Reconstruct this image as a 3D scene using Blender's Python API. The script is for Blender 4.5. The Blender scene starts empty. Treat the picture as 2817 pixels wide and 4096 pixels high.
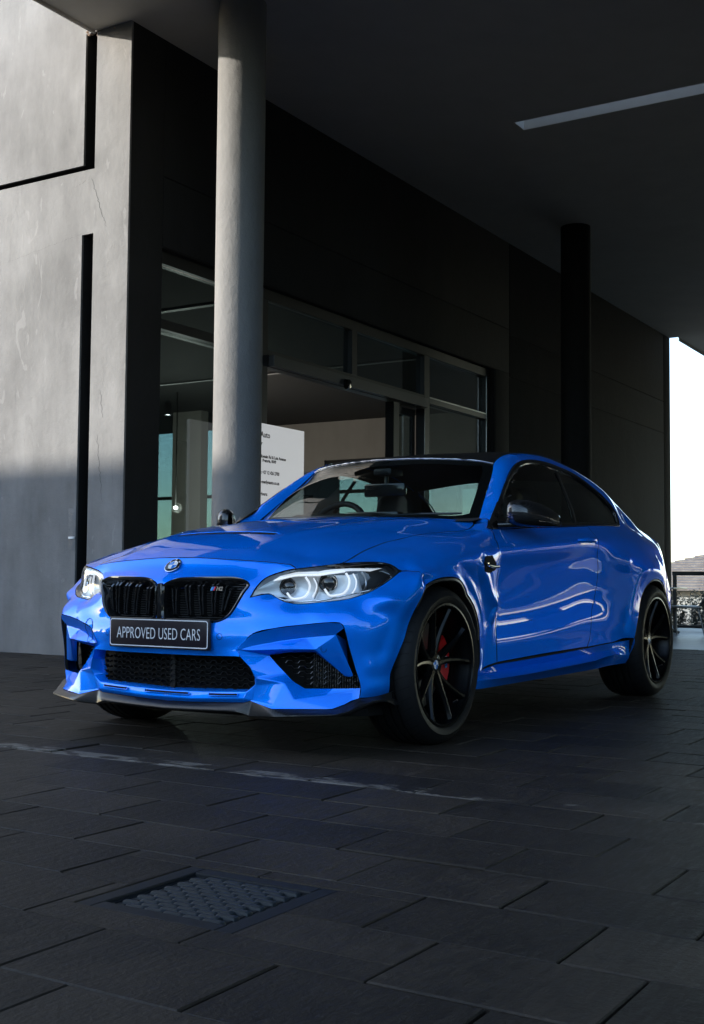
import bpy, bmesh, math, random
import numpy as np
from mathutils import Vector, Matrix
from mathutils.geometry import delaunay_2d_cdt

random.seed(7)
SC = bpy.context.scene
COL = SC.collection
R = math.radians

# ------------------------------------------------------------------ camera
# metres; x runs along the facade (towards the far end = -x), y away from the facade, z up
CAM_POS = (4.4641, 3.1706, 0.66505)
CAM_YAW, CAM_PITCH, CAM_ROLL = R(-148.4282), R(3.33494), R(0.46328)
cam_data = bpy.data.cameras.new('camera')
cam = bpy.data.objects.new('camera', cam_data)
COL.objects.link(cam)
_d = Vector((math.cos(CAM_PITCH) * math.cos(CAM_YAW), math.cos(CAM_PITCH) * math.sin(CAM_YAW), math.sin(CAM_PITCH)))
_r = _d.cross(Vector((0, 0, 1))).normalized()
_u = _r.cross(_d)
_r2 = _r * math.cos(CAM_ROLL) + _u * math.sin(CAM_ROLL)
_u2 = _u * math.cos(CAM_ROLL) - _r * math.sin(CAM_ROLL)
_m = Matrix((_r2, _u2, -_d)).transposed().to_4x4()
_m.translation = Vector(CAM_POS)
cam.matrix_world = _m
cam_data.sensor_fit = 'VERTICAL'
cam_data.sensor_height = 36.0
cam_data.sensor_width = 24.0
cam_data.lens = 42.3059
cam_data.clip_start = 0.05
cam_data.clip_end = 3000
SC.camera = cam

# ------------------------------------------------------------------ daylight
SUN_EL, SUN_AZ = R(15.7), math.atan2(0.61, -0.79)
world = bpy.data.worlds.new('World')
SC.world = world
world.use_nodes = True
_nt = world.node_tree
_bg = _nt.nodes['Background']
_sky = _nt.nodes.new('ShaderNodeTexSky')
_sky.sky_type = 'NISHITA'
_sky.sun_disc = False
_sky.sun_elevation = SUN_EL
_sky.sun_rotation = SUN_AZ
_sky.altitude = 1300
_sky.air_density = 1.0
_sky.dust_density = 1.6
_nt.links.new(_sky.outputs[0], _bg.inputs[0])
_bg.inputs[1].default_value = 0.15
sun_data = bpy.data.lights.new('sun', 'SUN')
sun_data.energy = 2.0
sun_data.angle = R(0.53)
sun_data.color = (1.0, 0.93, 0.83)
sun = bpy.data.objects.new('sun', sun_data)
COL.objects.link(sun)
_sv = Vector((math.sin(SUN_AZ) * math.cos(SUN_EL), math.cos(SUN_AZ) * math.cos(SUN_EL), math.sin(SUN_EL)))
sun.rotation_euler = _sv.to_track_quat('Z', 'Y').to_euler()
sun.location = _sv * 60
SC.view_settings.view_transform = 'Standard'
SC.view_settings.look = 'None'
SC.view_settings.exposure = 2.1
SC.view_settings.gamma = 1.0
SC.view_settings.use_curve_mapping = False
SC.cycles.use_denoising = True
SC.cycles.max_bounces = 10
SC.cycles.transparent_max_bounces = 16
SC.cycles.caustics_reflective = False
SC.cycles.caustics_refractive = False
SC.cycles.sample_clamp_indirect = 6.0

# ------------------------------------------------------------------ helpers
def tag(o, label=None, cat=None, group=None, kind=None):
    if label: o['label'] = label
    if cat: o['category'] = cat
    if group: o['group'] = group
    if kind: o['kind'] = kind
    return o

def empty(name, loc=(0, 0, 0), rz=0.0, parent=None):
    o = bpy.data.objects.new(name, None)
    COL.objects.link(o)
    o.empty_display_size = 0.1
    o.location = loc
    o.rotation_euler = (0, 0, rz)
    o.parent = parent
    return o

def mobj(name, verts, faces, mat, parent=None, smooth=None, normals=None, mats=None, fmat=None):
    me = bpy.data.meshes.new(name)
    me.from_pydata([tuple(map(float, v)) for v in verts], [], [tuple(map(int, f)) for f in faces])
    for m in (mats or [mat]):
        me.materials.append(m)
    if fmat is not None:
        me.polygons.foreach_set('material_index', list(fmat))
    if normals is not None:
        me.polygons.foreach_set('use_smooth', [True] * len(me.polygons))
        me.update()
        me.normals_split_custom_set_from_vertices([tuple(map(float, n)) for n in normals])
    elif smooth is not None:
        me.polygons.foreach_set('use_smooth', [True] * len(me.polygons))
        me.update()
        if smooth < 180:
            me.set_sharp_from_angle(angle=R(smooth))
    me.update()
    o = bpy.data.objects.new(name, me)
    COL.objects.link(o)
    o.parent = parent
    return o

class MB:
    """collects primitives, then becomes one mesh object"""
    def __init__(s):
        s.v, s.f = [], []
    def add(s, v, f):
        n = len(s.v)
        s.v += [tuple(p) for p in v]
        s.f += [tuple(i + n for i in q) for q in f]
        return s
    def box(s, x0, x1, y0, y1, z0, z1, c=0.0):
        if x1 < x0: x0, x1 = x1, x0
        if y1 < y0: y0, y1 = y1, y0
        if z1 < z0: z0, z1 = z1, z0
        if c <= 0:
            v = [(x, y, z) for x in (x0, x1) for y in (y0, y1) for z in (z0, z1)]
            f = [(0, 1, 3, 2), (4, 6, 7, 5), (0, 4, 5, 1), (2, 3, 7, 6), (0, 2, 6, 4), (1, 5, 7, 3)]
            return s.add(v, f)
        bm = bmesh.new()
        r = bmesh.ops.create_cube(bm, size=1)
        for w in bm.verts:
            w.co = Vector((x0 if w.co.x < 0 else x1, y0 if w.co.y < 0 else y1, z0 if w.co.z < 0 else z1))
        bmesh.ops.bevel(bm, geom=bm.edges[:], offset=c, segments=2, affect='EDGES', profile=0.6)
        bm.verts.index_update()
        v = [tuple(w.co) for w in bm.verts]
        f = [tuple(w.index for w in q.verts) for q in bm.faces]
        bm.free()
        return s.add(v, f)
    def tube(s, pts, r, n=8, closed=False, cap=True):
        pts = [Vector(p) for p in pts]
        m = len(pts)
        rs = r if isinstance(r, (list, tuple)) else [r] * m
        v, f = [], []
        up = None
        for i, p in enumerate(pts):
            a = pts[i - 1] if (i or closed) else p
            b = pts[(i + 1) % m] if (i < m - 1 or closed) else p
            t = (b - a).normalized()
            if up is None:
                up = Vector((0, 0, 1)) if abs(t.z) < 0.9 else Vector((1, 0, 0))
            sd = t.cross(up).normalized()
            up = sd.cross(t).normalized()
            for k in range(n):
                w = 2 * math.pi * k / n
                v.append(p + sd * (math.cos(w) * rs[i]) + up * (math.sin(w) * rs[i]))
        for i in range(m if closed else m - 1):
            for k in range(n):
                a, b = i * n + k, i * n + (k + 1) % n
                c, d = ((i + 1) % m) * n + (k + 1) % n, ((i + 1) % m) * n + k
                f.append((a, b, c, d))
        if cap and not closed:
            f.append(tuple(range(n - 1, -1, -1)))
            f.append(tuple((m - 1) * n + k for k in range(n)))
        return s.add(v, f)
    def lathe(s, prof, n=48, axis='Z', a0=0.0, a1=2 * math.pi, org=(0, 0, 0)):
        full = abs(a1 - a0 - 2 * math.pi) < 1e-6
        k = n if full else n + 1
        v, f = [], []
        for r, h in prof:
            for i in range(k):
                w = a0 + (a1 - a0) * i / n
                c, q = r * math.cos(w), r * math.sin(w)
                p = {'Z': (c, q, h), 'Y': (c, h, q), 'X': (h, c, q)}[axis]
                v.append((p[0] + org[0], p[1] + org[1], p[2] + org[2]))
        for j in range(len(prof) - 1):
            for i in range(n):
                i2 = (i + 1) % k
                f.append((j * k + i, j * k + i2, (j + 1) * k + i2, (j + 1) * k + i))
        return s.add(v, f)
    def strip(s, rows):
        """rows: list of equal length polylines -> quads"""
        m = len(rows[0])
        v = [p for r in rows for p in r]
        f = []
        for j in range(len(rows) - 1):
            for i in range(m - 1):
                f.append((j * m + i, j * m + i + 1, (j + 1) * m + i + 1, (j + 1) * m + i))
        return s.add(v, f)
    def mirror_y(s):
        n = len(s.v)
        s.v += [(x, -y, z) for x, y, z in s.v]
        s.f += [tuple(i + n for i in reversed(q)) for q in s.f]
        return s
    def flip_y(s):
        s.v = [(x, -y, z) for x, y, z in s.v]
        s.f = [tuple(reversed(q)) for q in s.f]
        return s
    def build(s, name, mat, parent=None, smooth=None, loc=None):
        o = mobj(name, s.v, s.f, mat, parent, smooth)
        if loc: o.location = loc
        return o

def fix_normals(o):
    bm = bmesh.new(); bm.from_mesh(o.data)
    bmesh.ops.recalc_face_normals(bm, faces=bm.faces[:])
    bm.to_mesh(o.data); bm.free()
    return o

def bevel_obj(o, w=0.004, seg=2, angle=20):
    """bevel the sharp edges for good (baked, no modifier left)"""
    bm = bmesh.new(); bm.from_mesh(o.data)
    bmesh.ops.remove_doubles(bm, verts=bm.verts[:], dist=1e-5)
    bmesh.ops.recalc_face_normals(bm, faces=bm.faces[:])
    es = [e for e in bm.edges if len(e.link_faces) == 2 and e.calc_face_angle(0) > R(angle)]
    bmesh.ops.bevel(bm, geom=es, offset=w, segments=seg, affect='EDGES', profile=0.5, clamp_overlap=True)
    bm.to_mesh(o.data); bm.free()
    me = o.data
    me.polygons.foreach_set('use_smooth', [True] * len(me.polygons))
    me.set_sharp_from_angle(angle=R(28))
    me.update()
    return o

def copy_of(o, parent=None, loc=None, rot=None):
    c = o.copy()
    COL.objects.link(c)
    c.parent = parent
    if loc is not None: c.location = loc
    if rot is not None: c.rotation_euler = rot
    return c

_VF = None
def text_mesh(name, body, size, mat, parent=None, loc=(0, 0, 0), M=None, ext=0.0008, sx=1.0, align='LEFT', bold=0.0, spacing=1.0):
    cu = bpy.data.curves.new(name, 'FONT')
    cu.body = body; cu.size = size; cu.extrude = ext; cu.align_x = align
    cu.resolution_u = 3; cu.offset = bold; cu.space_character = spacing
    t = bpy.data.objects.new(name + '_tmp', cu)
    COL.objects.link(t)
    bpy.context.view_layer.update()
    dg = bpy.context.evaluated_depsgraph_get()
    me = bpy.data.meshes.new_from_object(t.evaluated_get(dg))
    bpy.data.objects.remove(t); bpy.data.curves.remove(cu)
    me.transform(Matrix.Diagonal((sx, 1, 1, 1)))
    if M is not None: me.transform(M)
    me.materials.clear(); me.materials.append(mat)
    o = bpy.data.objects.new(name, me)
    me.name = name
    COL.objects.link(o)
    o.parent = parent; o.location = loc
    return o

# ------------------------------------------------------------------ materials
def mat_new(name):
    m = bpy.data.materials.new(name)
    m.use_nodes = True
    return m, m.node_tree, m.node_tree.nodes['Principled BSDF']

def pbr(name, col, rough=0.5, metal=0.0, spec=0.5, coat=0.0, coat_rough=0.03, emit=None, emit_s=0.0, alpha=1.0):
    m, nt, b = mat_new(name)
    b.inputs['Base Color'].default_value = (*col, 1)
    b.inputs['Roughness'].default_value = rough
    b.inputs['Metallic'].default_value = metal
    b.inputs['Specular IOR Level'].default_value = spec
    b.inputs['Coat Weight'].default_value = coat
    b.inputs['Coat Roughness'].default_value = coat_rough
    if emit:
        b.inputs['Emission Color'].default_value = (*emit, 1)
        b.inputs['Emission Strength'].default_value = emit_s
    return m

def noise(nt, scale, detail=4, rough=0.55, vec=None, dist=0.0):
    n = nt.nodes.new('ShaderNodeTexNoise')
    n.inputs['Scale'].default_value = scale
    n.inputs['Detail'].default_value = detail
    n.inputs['Roughness'].default_value = rough
    n.inputs['Distortion'].default_value = dist
    if vec is not None: nt.links.new(vec, n.inputs['Vector'])
    return n.outputs['Fac']

def ramp(nt, fac, stops):
    r = nt.nodes.new('ShaderNodeValToRGB')
    e = r.color_ramp.elements
    while len(e) < len(stops): e.new(0.5)
    for i, (p, c) in enumerate(stops):
        e[i].position = p
        e[i].color = (*c, 1) if len(c) == 3 else c
    nt.links.new(fac, r.inputs[0])
    return r.outputs[0]

def g3(v):
    return (v, v, v)

def mix(nt, fac, a, b, mode='MIX'):
    n = nt.nodes.new('ShaderNodeMix')
    n.data_type = 'RGBA'; n.blend_type = mode
    for sock, val in ((n.inputs[0], fac), (n.inputs[6], a), (n.inputs[7], b)):
        if hasattr(val, 'is_linked') or isinstance(val, bpy.types.NodeSocket):
            nt.links.new(val, sock)
        elif isinstance(val, (int, float)):
            sock.default_value = val
        else:
            sock.default_value = (*val, 1)
    return n.outputs[2]

def math_n(nt, op, a, b=0.0, c=None):
    n = nt.nodes.new('ShaderNodeMath'); n.operation = op
    for i, v in enumerate((a, b, c)):
        if v is None: continue
        if isinstance(v, (int, float)): n.inputs[i].default_value = v
        else: nt.links.new(v, n.inputs[i])
    return n.outputs[0]

def bump(nt, b, height, strength=0.3, dist=0.01):
    n = nt.nodes.new('ShaderNodeBump')
    n.inputs['Strength'].default_value = strength
    n.inputs['Distance'].default_value = dist
    nt.links.new(height, n.inputs['Height'])
    nt.links.new(n.outputs[0], b.inputs['Normal'])
    return n

def objco(nt, scale=(1, 1, 1), world_space=False):
    t = nt.nodes.new('ShaderNodeNewGeometry' if world_space else 'ShaderNodeTexCoord')
    o = t.outputs['Position'] if world_space else t.outputs['Object']
    mp = nt.nodes.new('ShaderNodeMapping')
    mp.inputs['Scale'].default_value = scale
    nt.links.new(o, mp.inputs['Vector'])
    return mp.outputs[0]

def rand_per_object(nt):
    return nt.nodes.new('ShaderNodeObjectInfo').outputs['Random']

M = {}
# plaster of the walls and columns: warm grey with streaks, patches and fine grain
def plaster(name, lo, hi, tint=(1, 0.985, 0.955), bumpy=0.5, patch=True):
    m, nt, b = mat_new(name)
    v = objco(nt, (1, 1, 1), True)
    vs = objco(nt, (1.6, 1.6, 0.5), True)
    big = noise(nt, 1.1, 5, 0.6, v)
    streak = noise(nt, 2.2, 5, 0.6, vs)
    f = math_n(nt, 'ADD', math_n(nt, 'MULTIPLY', big, 0.55), math_n(nt, 'MULTIPLY', streak, 0.45))
    c = ramp(nt, f, [(0.36, tuple(lo * t for t in tint)), (0.64, tuple(hi * t for t in tint))])
    if patch:
        p = noise(nt, 4.2, 3, 0.55, objco(nt, (1.6, 1.6, 0.55), True), 1.2)
        pf = ramp(nt, p, [(0.665, g3(0)), (0.685, g3(0.32))])
        c = mix(nt, pf, c, tuple(hi * 1.28 * t for t in tint))
        d = noise(nt, 3.3, 6, 0.7, objco(nt, (2.2, 2.2, 0.4), True), 0.6)
        df = ramp(nt, d, [(0.60, g3(0)), (0.74, g3(0.35))])
        c = mix(nt, df, c, tuple(lo * 0.7 * t for t in tint))
    nt.links.new(c, b.inputs['Base Color'])
    b.inputs['Roughness'].default_value = 0.85
    b.inputs['Specular IOR Level'].default_value = 0.25
    fine = noise(nt, 90, 3, 0.6, v)
    mid = noise(nt, 14, 4, 0.6, v)
    h = math_n(nt, 'ADD', math_n(nt, 'MULTIPLY', fine, 0.4), mid)
    bump(nt, b, h, bumpy, 0.009)
    return m

M['plaster'] = plaster('grey_plaster', 0.145, 0.245)
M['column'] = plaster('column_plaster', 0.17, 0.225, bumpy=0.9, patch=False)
M['column_shaded'] = plaster('column_plaster_shaded', 0.008, 0.011, bumpy=0.6, patch=False)  # column plaster again, with the deep shade put into its colour
M['dark_wall'] = plaster('dark_plaster', 0.011, 0.017, (1, 0.99, 0.97), 0.4, False)  # facade tone, also used as painted shade in the left wall grooves
M['soffit'] = plaster('soffit_paint', 0.52, 0.58, (1, 0.955, 0.86), 0.15, False)
M['slot_paint'] = plaster('slot_paint', 0.75, 0.82, (1, 0.93, 0.84), 0.2, False)
M['broken'] = plaster('broken_brick', 0.12, 0.4, (1, 0.75, 0.6), 0.9, False)

def paver_mat(name):
    m, nt, b = mat_new(name)
    v = objco(nt, (1, 1, 1), True)
    rnd = rand_per_object(nt)
    big = noise(nt, 2.5, 5, 0.6, v)
    grain = noise(nt, 10, 6, 0.7, objco(nt, (1.0, 5.0, 1.0), True), 0.5)
    f = math_n(nt, 'ADD', math_n(nt, 'MULTIPLY', big, 0.5), math_n(nt, 'MULTIPLY', grain, 0.5))
    c = ramp(nt, f, [(0.34, (0.0135, 0.0101, 0.0069)), (0.66, (0.0390, 0.0298, 0.0210))])
    k = math_n(nt, 'ADD', math_n(nt, 'MULTIPLY', rnd, 0.75), 0.62)
    c = mix(nt, 1.0, c, k, 'MULTIPLY')
    st_ = noise(nt, 1.7, 6, 0.65, v, 0.6)
    c = mix(nt, ramp(nt, st_, [(0.52, g3(0)), (0.66, g3(0.55))]), c, (0.010, 0.0085, 0.007))
    sp_n = noise(nt, 34, 3, 0.7, v)
    c = mix(nt, ramp(nt, sp_n, [(0.68, g3(0)), (0.74, g3(0.5))]), c, (0.075, 0.068, 0.06))
    # worn white line along y at x ~ 1.03
    sep = nt.nodes.new('ShaderNodeSeparateXYZ')
    nt.links.new(v, sep.inputs[0])
    band = math_n(nt, 'LESS_THAN', math_n(nt, 'ABSOLUTE', math_n(nt, 'SUBTRACT', sep.outputs['X'], 1.03)), 0.055)
    wear = noise(nt, 5.0, 7, 0.72, objco(nt, (2.2, 0.9, 1.0), True), 0.8)
    wear = math_n(nt, 'SUBTRACT', wear, math_n(nt, 'MULTIPLY', math_n(nt, 'MAXIMUM', math_n(nt, 'SUBTRACT', sep.outputs['Y'], -0.2), 0.0), 0.055))
    wf = ramp(nt, wear, [(0.43, g3(0)), (0.52, g3(1))])
    pf = math_n(nt, 'MULTIPLY', band, wf)
    c = mix(nt, math_n(nt, 'MULTIPLY', pf, 0.85), c, (0.165, 0.145, 0.12))
    nt.links.new(c, b.inputs['Base Color'])
    rr = ramp(nt, grain, [(0.3, g3(0.5)), (0.7, g3(0.75))])
    nt.links.new(rr, b.inputs['Roughness'])
    b.inputs['Specular IOR Level'].default_value = 0.22
    h = math_n(nt, 'ADD', noise(nt, 60, 4, 0.65, v), math_n(nt, 'MULTIPLY', grain, 0.8))
    bump(nt, b, h, 0.45, 0.006)
    return m
M['paver'] = paver_mat('concrete_paver')
m, nt, b = mat_new('joint_sand')
v = objco(nt, (1, 1, 1), True)
c = ramp(nt, noise(nt, 9, 6, 0.7, v), [(0.45, (0.006, 0.006, 0.006)), (0.62, (0.018, 0.0175, 0.016)), (0.72, (0.06, 0.06, 0.06))])
nt.links.new(c, b.inputs['Base Color']); b.inputs['Roughness'].default_value = 0.95
bump(nt, b, noise(nt, 120, 3, 0.6, v), 0.5, 0.01)
M['joint'] = m
m, nt, b = mat_new('deck_tile')
v = objco(nt, (1, 1, 1), True)
c = ramp(nt, noise(nt, 2.0, 5, 0.6, objco(nt, (3, 0.4, 1), True)), [(0.35, (0.07, 0.076, 0.083)), (0.65, (0.11, 0.118, 0.13))])
nt.links.new(c, b.inputs['Base Color']); b.inputs['Roughness'].default_value = 0.42
bump(nt, b, noise(nt, 40, 3, 0.6, v), 0.15, 0.004)
M['deck'] = m
m, nt, b = mat_new('earth')
c = ramp(nt, noise(nt, 0.7, 6, 0.6, objco(nt, (1, 1, 1), True)), [(0.35, (0.10, 0.09, 0.07)), (0.65, (0.20, 0.19, 0.165))])
nt.links.new(c, b.inputs['Base Color']); b.inputs['Roughness'].default_value = 0.95
M['earth'] = m

# car paint: deep metallic blue under clear coat with fine flakes
m, nt, b = mat_new('blue_paint')
v = objco(nt)
fl = nt.nodes.new('ShaderNodeTexVoronoi'); fl.inputs['Scale'].default_value = 900
nt.links.new(v, fl.inputs['Vector'])
nz = nt.nodes.new('ShaderNodeVectorMath'); nz.operation = 'SUBTRACT'
nt.links.new(fl.outputs['Color'], nz.inputs[0]); nz.inputs[1].default_value = (0.5, 0.5, 0.5)
sc_ = nt.nodes.new('ShaderNodeVectorMath'); sc_.operation = 'SCALE'
nt.links.new(nz.outputs[0], sc_.inputs[0]); sc_.inputs['Scale'].default_value = 0.10
ge = nt.nodes.new('ShaderNodeNewGeometry')
ad = nt.nodes.new('ShaderNodeVectorMath'); ad.operation = 'ADD'
nt.links.new(ge.outputs['Normal'], ad.inputs[0]); nt.links.new(sc_.outputs[0], ad.inputs[1])
no = nt.nodes.new('ShaderNodeVectorMath'); no.operation = 'NORMALIZE'
nt.links.new(ad.outputs[0], no.inputs[0])
nt.links.new(no.outputs[0], b.inputs['Normal'])
nt.links.new(ge.outputs['Normal'], b.inputs['Coat Normal'])
b.inputs['Base Color'].default_value = (0.0, 0.235, 1.0, 1)
b.inputs['Metallic'].default_value = 0.55
b.inputs['Specular IOR Level'].default_value = 0.0
b.inputs['Specular Tint'].default_value = (0.0, 0.25, 1.0, 1)
b.inputs['Roughness'].default_value = 0.46
b.inputs['Coat Weight'].default_value = 1.0
b.inputs['Coat Roughness'].default_value = 0.012
b.inputs['Coat IOR'].default_value = 1.45
M['paint'] = m

def carbon(name, base=0.007):
    m, nt, b = mat_new(name)
    v = objco(nt, (1, 1, 1))
    ck = nt.nodes.new('ShaderNodeTexWave')
    ck.wave_type = 'BANDS'; ck.bands_direction = 'DIAGONAL'
    ck.inputs['Scale'].default_value = 85
    nt.links.new(v, ck.inputs['Vector'])
    c = ramp(nt, ck.outputs['Fac'], [(0.3, g3(base * 0.5)), (0.7, g3(base * 2.6))])
    nt.links.new(c, b.inputs['Base Color'])
    b.inputs['Roughness'].default_value = 0.35
    b.inputs['Coat Weight'].default_value = 0.25
    b.inputs['Coat Roughness'].default_value = 0.03
    b.inputs['Specular IOR Level'].default_value = 0.25
    return m
M['carbon'] = carbon('carbon_weave')
M['carbon_gloss'] = carbon('carbon_gloss')
M['carbon_gloss'].node_tree.nodes['Principled BSDF'].inputs['Coat Weight'].default_value = 1.0
M['gloss_black'] = pbr('gloss_black', g3(0.008), 0.12, coat=0.6)
M['trim_black'] = pbr('black_trim', g3(0.012), 0.42)
M['matt_black'] = pbr('matt_black', g3(0.008), 0.8, spec=0.2)
M['rubber'] = pbr('tyre_rubber', g3(0.007), 0.6, spec=0.25)
M['rim'] = pbr('black_rim', g3(0.003), 0.27, spec=0.2)
M['red'] = pbr('red_caliper', (0.55, 0.006, 0.008), 0.3, coat=0.6)
M['red_lens'] = pbr('red_lens', (0.6, 0.01, 0.01), 0.1, coat=1.0)
M['steel'] = pbr('brushed_steel', g3(0.35), 0.35, metal=1.0)
M['chrome'] = pbr('chrome', g3(0.75), 0.08, metal=1.0)
M['silver'] = pbr('satin_silver', g3(0.55), 0.28, metal=1.0)
M['lamp_silver'] = pbr('lamp_silver', (0.86, 0.88, 0.90), 0.38, metal=0.35)
M['white_tube'] = pbr('white_light_guide', g3(0.85), 0.3, emit=(0.95, 0.98, 1.0), emit_s=0.15)
M['white_paint'] = pbr('white_enamel', g3(0.75), 0.35)
M['brow'] = pbr('light_bar', g3(0.8), 0.3, emit=(0.95, 0.98, 1), emit_s=0.12)
M['plate_black'] = pbr('plate_black', (0.012, 0.008, 0.012), 0.3)
M['plate_white'] = pbr('plate_white', g3(0.75), 0.35)
M['badge_blue'] = pbr('badge_blue', (0.02, 0.19, 0.62), 0.2, coat=1.0)
M['badge_light_blue'] = pbr('badge_light_blue', (0.10, 0.42, 0.80), 0.2, coat=1.0)
M['badge_red'] = pbr('badge_red', (0.75, 0.015, 0.03), 0.2, coat=1.0)
M['seat'] = pbr('seat_leather', g3(0.02), 0.5)
M['dash'] = pbr('dash_plastic', g3(0.018), 0.6)
M['headliner'] = pbr('headliner_cloth', g3(0.015), 0.9)
M['frame'] = pbr('window_frame_dark', g3(0.012), 0.4)
M['frame_light'] = pbr('window_frame_grey', g3(0.045), 0.4)
M['sign_white'] = pbr('sign_white', (0.74, 0.74, 0.75), 0.5)
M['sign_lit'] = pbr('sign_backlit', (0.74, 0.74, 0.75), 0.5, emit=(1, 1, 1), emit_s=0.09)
M['ink'] = pbr('ink_black', g3(0.01), 0.6)
M['strip'] = pbr('white_ceiling_strip', g3(0.45), 0.5)
M['black_ceiling'] = pbr('black_ceiling', g3(0.006), 0.8)
M['inner_wall'] = plaster('beige_wall', 0.27, 0.31, (1, 0.96, 0.88), 0.15, False)
M['inner_floor'] = pbr('showroom_floor', g3(0.25), 0.25)
M['lamp_on'] = pbr('lit_lamp', g3(0.9), 0.4, emit=(1, 0.97, 0.9), emit_s=6.0)
M['alu'] = pbr('chair_metal', g3(0.16), 0.35, metal=0.8)
M['rail'] = pbr('rail_paint', g3(0.05), 0.5)
M['iron'] = pbr('cast_iron', (0.007, 0.0085, 0.010), 0.6, spec=0.3)
M['iron_worn'] = pbr('worn_iron', (0.020, 0.024, 0.026), 0.5, spec=0.3)

def glass(name, tint, refl_rough=0.0, density=1.0):
    """sheet glass: fresnel mirror over a tinted see-through layer"""
    m = bpy.data.materials.new(name); m.use_nodes = True
    nt = m.node_tree; nt.nodes.clear()
    out = nt.nodes.new('ShaderNodeOutputMaterial')
    tr = nt.nodes.new('ShaderNodeBsdfTransparent'); tr.inputs[0].default_value = (*tint, 1)
    gl = nt.nodes.new('ShaderNodeBsdfGlossy'); gl.inputs['Roughness'].default_value = refl_rough
    fr = nt.nodes.new('ShaderNodeFresnel'); fr.inputs['IOR'].default_value = 1.52
    ge = nt.nodes.new('ShaderNodeNewGeometry')
    sw = nt.nodes.new('ShaderNodeMix'); sw.data_type = 'FLOAT'
    nt.links.new(ge.outputs['Backfacing'], sw.inputs[0])
    sw.inputs[2].default_value = 1.52; sw.inputs[3].default_value = 1 / 1.52
    nt.links.new(sw.outputs[0], fr.inputs['IOR'])
    mx = nt.nodes.new('ShaderNodeMixShader')
    f2 = nt.nodes.new('ShaderNodeMath'); f2.operation = 'MULTIPLY'; f2.inputs[1].default_value = 1.5; f2.use_clamp = True
    nt.links.new(fr.outputs[0], f2.inputs[0])
    nt.links.new(f2.outputs[0], mx.inputs[0])
    nt.links.new(tr.outputs[0], mx.inputs[1]); nt.links.new(gl.outputs[0], mx.inputs[2])
    nt.links.new(mx.outputs[0], out.inputs[0])
    return m
M['glass'] = glass('clear_glass', (0.80, 0.86, 0.85))
M['pane_glass'] = glass('pane_glass', (0.52, 0.60, 0.60))
M['windscreen_glass'] = glass('windscreen_glass', (0.50, 0.58, 0.58))
M['dark_glass'] = glass('dark_glass', (0.045, 0.05, 0.052))
M['lens_glass'] = glass('lens_glass', (0.93, 0.95, 0.96))
m, nt, b = mat_new('pool_water')
b.inputs['Base Color'].default_value = (0.05, 0.22, 0.34, 1); b.inputs['Roughness'].default_value = 0.06
bump(nt, b, noise(nt, 3.0, 3, 0.5, objco(nt, (1, 1, 1), True)), 0.25, 0.03)
M['water'] = m
# ================================================================== SETTING
ZC = 5.62            # soffit height
YF = -3.96           # facade plane
XL = -3.35           # plane of the sunlit left wall
XE = -19.30          # far end of the building

# ---- ground: one base sheet, then pavers on it
g = MB()
xs = [400, 60, 20, -17.0, -24, -40, -80, -400]
zs = [-0.055, -0.055, -0.055, -0.055, -0.9, -3.2, -4.5, -9.0]
rows = [[(x, -400, z), (x, -60, z), (x, 60, z), (x, 400, z)] for x, z in zip(xs, zs)]
g.strip(rows)
o = g.build('ground', M['earth']); fix_normals(o); tag(o, kind='structure')
if o.data.polygons[0].normal.z < 0: o.data.flip_normals()

bed = MB().box(-7.58, 16, -24, 26, -0.05, -0.012).build('paver_bed', M['joint']); tag(bed, kind='structure')
PX, PY = 0.2735, 0.40
paving = empty('paving', (0, 0, 0)); tag(paving, kind='structure')
def paver_mesh(seed):
    rr = random.Random(seed)
    bm = bmesh.new()
    bmesh.ops.create_cube(bm, size=1)
    for w in bm.verts:
        w.co = Vector((w.co.x * (PX - 0.0045), w.co.y * (PY - 0.0045), (w.co.z - 0.5) * 0.045))
        w.co.x += rr.uniform(-0.0025, 0.0025); w.co.y += rr.uniform(-0.0025, 0.0025)
    top = [e for e in bm.edges if all(q.co.z > -0.001 for q in e.verts)]
    bmesh.ops.bevel(bm, geom=top, offset=0.003, segments=1, affect='EDGES', profile=0.5)
    me = bpy.data.meshes.new('paver')
    bm.to_mesh(me); bm.free()
    me.materials.append(M['paver'])
    return me
PM = [paver_mesh(k) for k in range(9)]
def visible(x, y):
    p = Vector((x, y, 0)) - Vector(CAM_POS)
    q = (p.dot(_r2), p.dot(_u2), p.dot(_d))
    if q[2] < 0.5: return None
    f = 42.3059 / 36
    return abs(q[0] / q[2] * f) < 0.36 and abs(q[1] / q[2] * f) < 0.53, q[2]
GRATE = (2.22, 2.60, 1.36, 1.765)
cand = []
cut = []
k0, k1 = -32, 12
for k in range(k0, k1):
    xc = 0.79 + (k + 0.5) * PX
    off = (0.35 if (k % 2) else 0.12)
    for j in range(-16, 26):
        yc = off + j * PY + 0.2
        if xc - PX / 2 < XL + 0.02 and yc - PY / 2 < -3.9 : continue
        if GRATE[0] - PX / 2 < xc < GRATE[1] + PX / 2 and GRATE[2] - PY / 2 < yc < GRATE[3] + PY / 2:
            cut.append((xc, yc)); continue
        d = (Vector((xc, yc, 0)) - Vector(CAM_POS)).length
        vis = visible(xc, yc)
        inv = vis is not None and vis[0]
        # hidden under the car body
        cov = (-2.9 < xc < 0.1 and -0.7 < yc < 0.55)
        cand.append((0 if (inv and not cov) else 1, d, xc, yc))
cand.sort()
rest = MB()
rr = random.Random(3)
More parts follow.
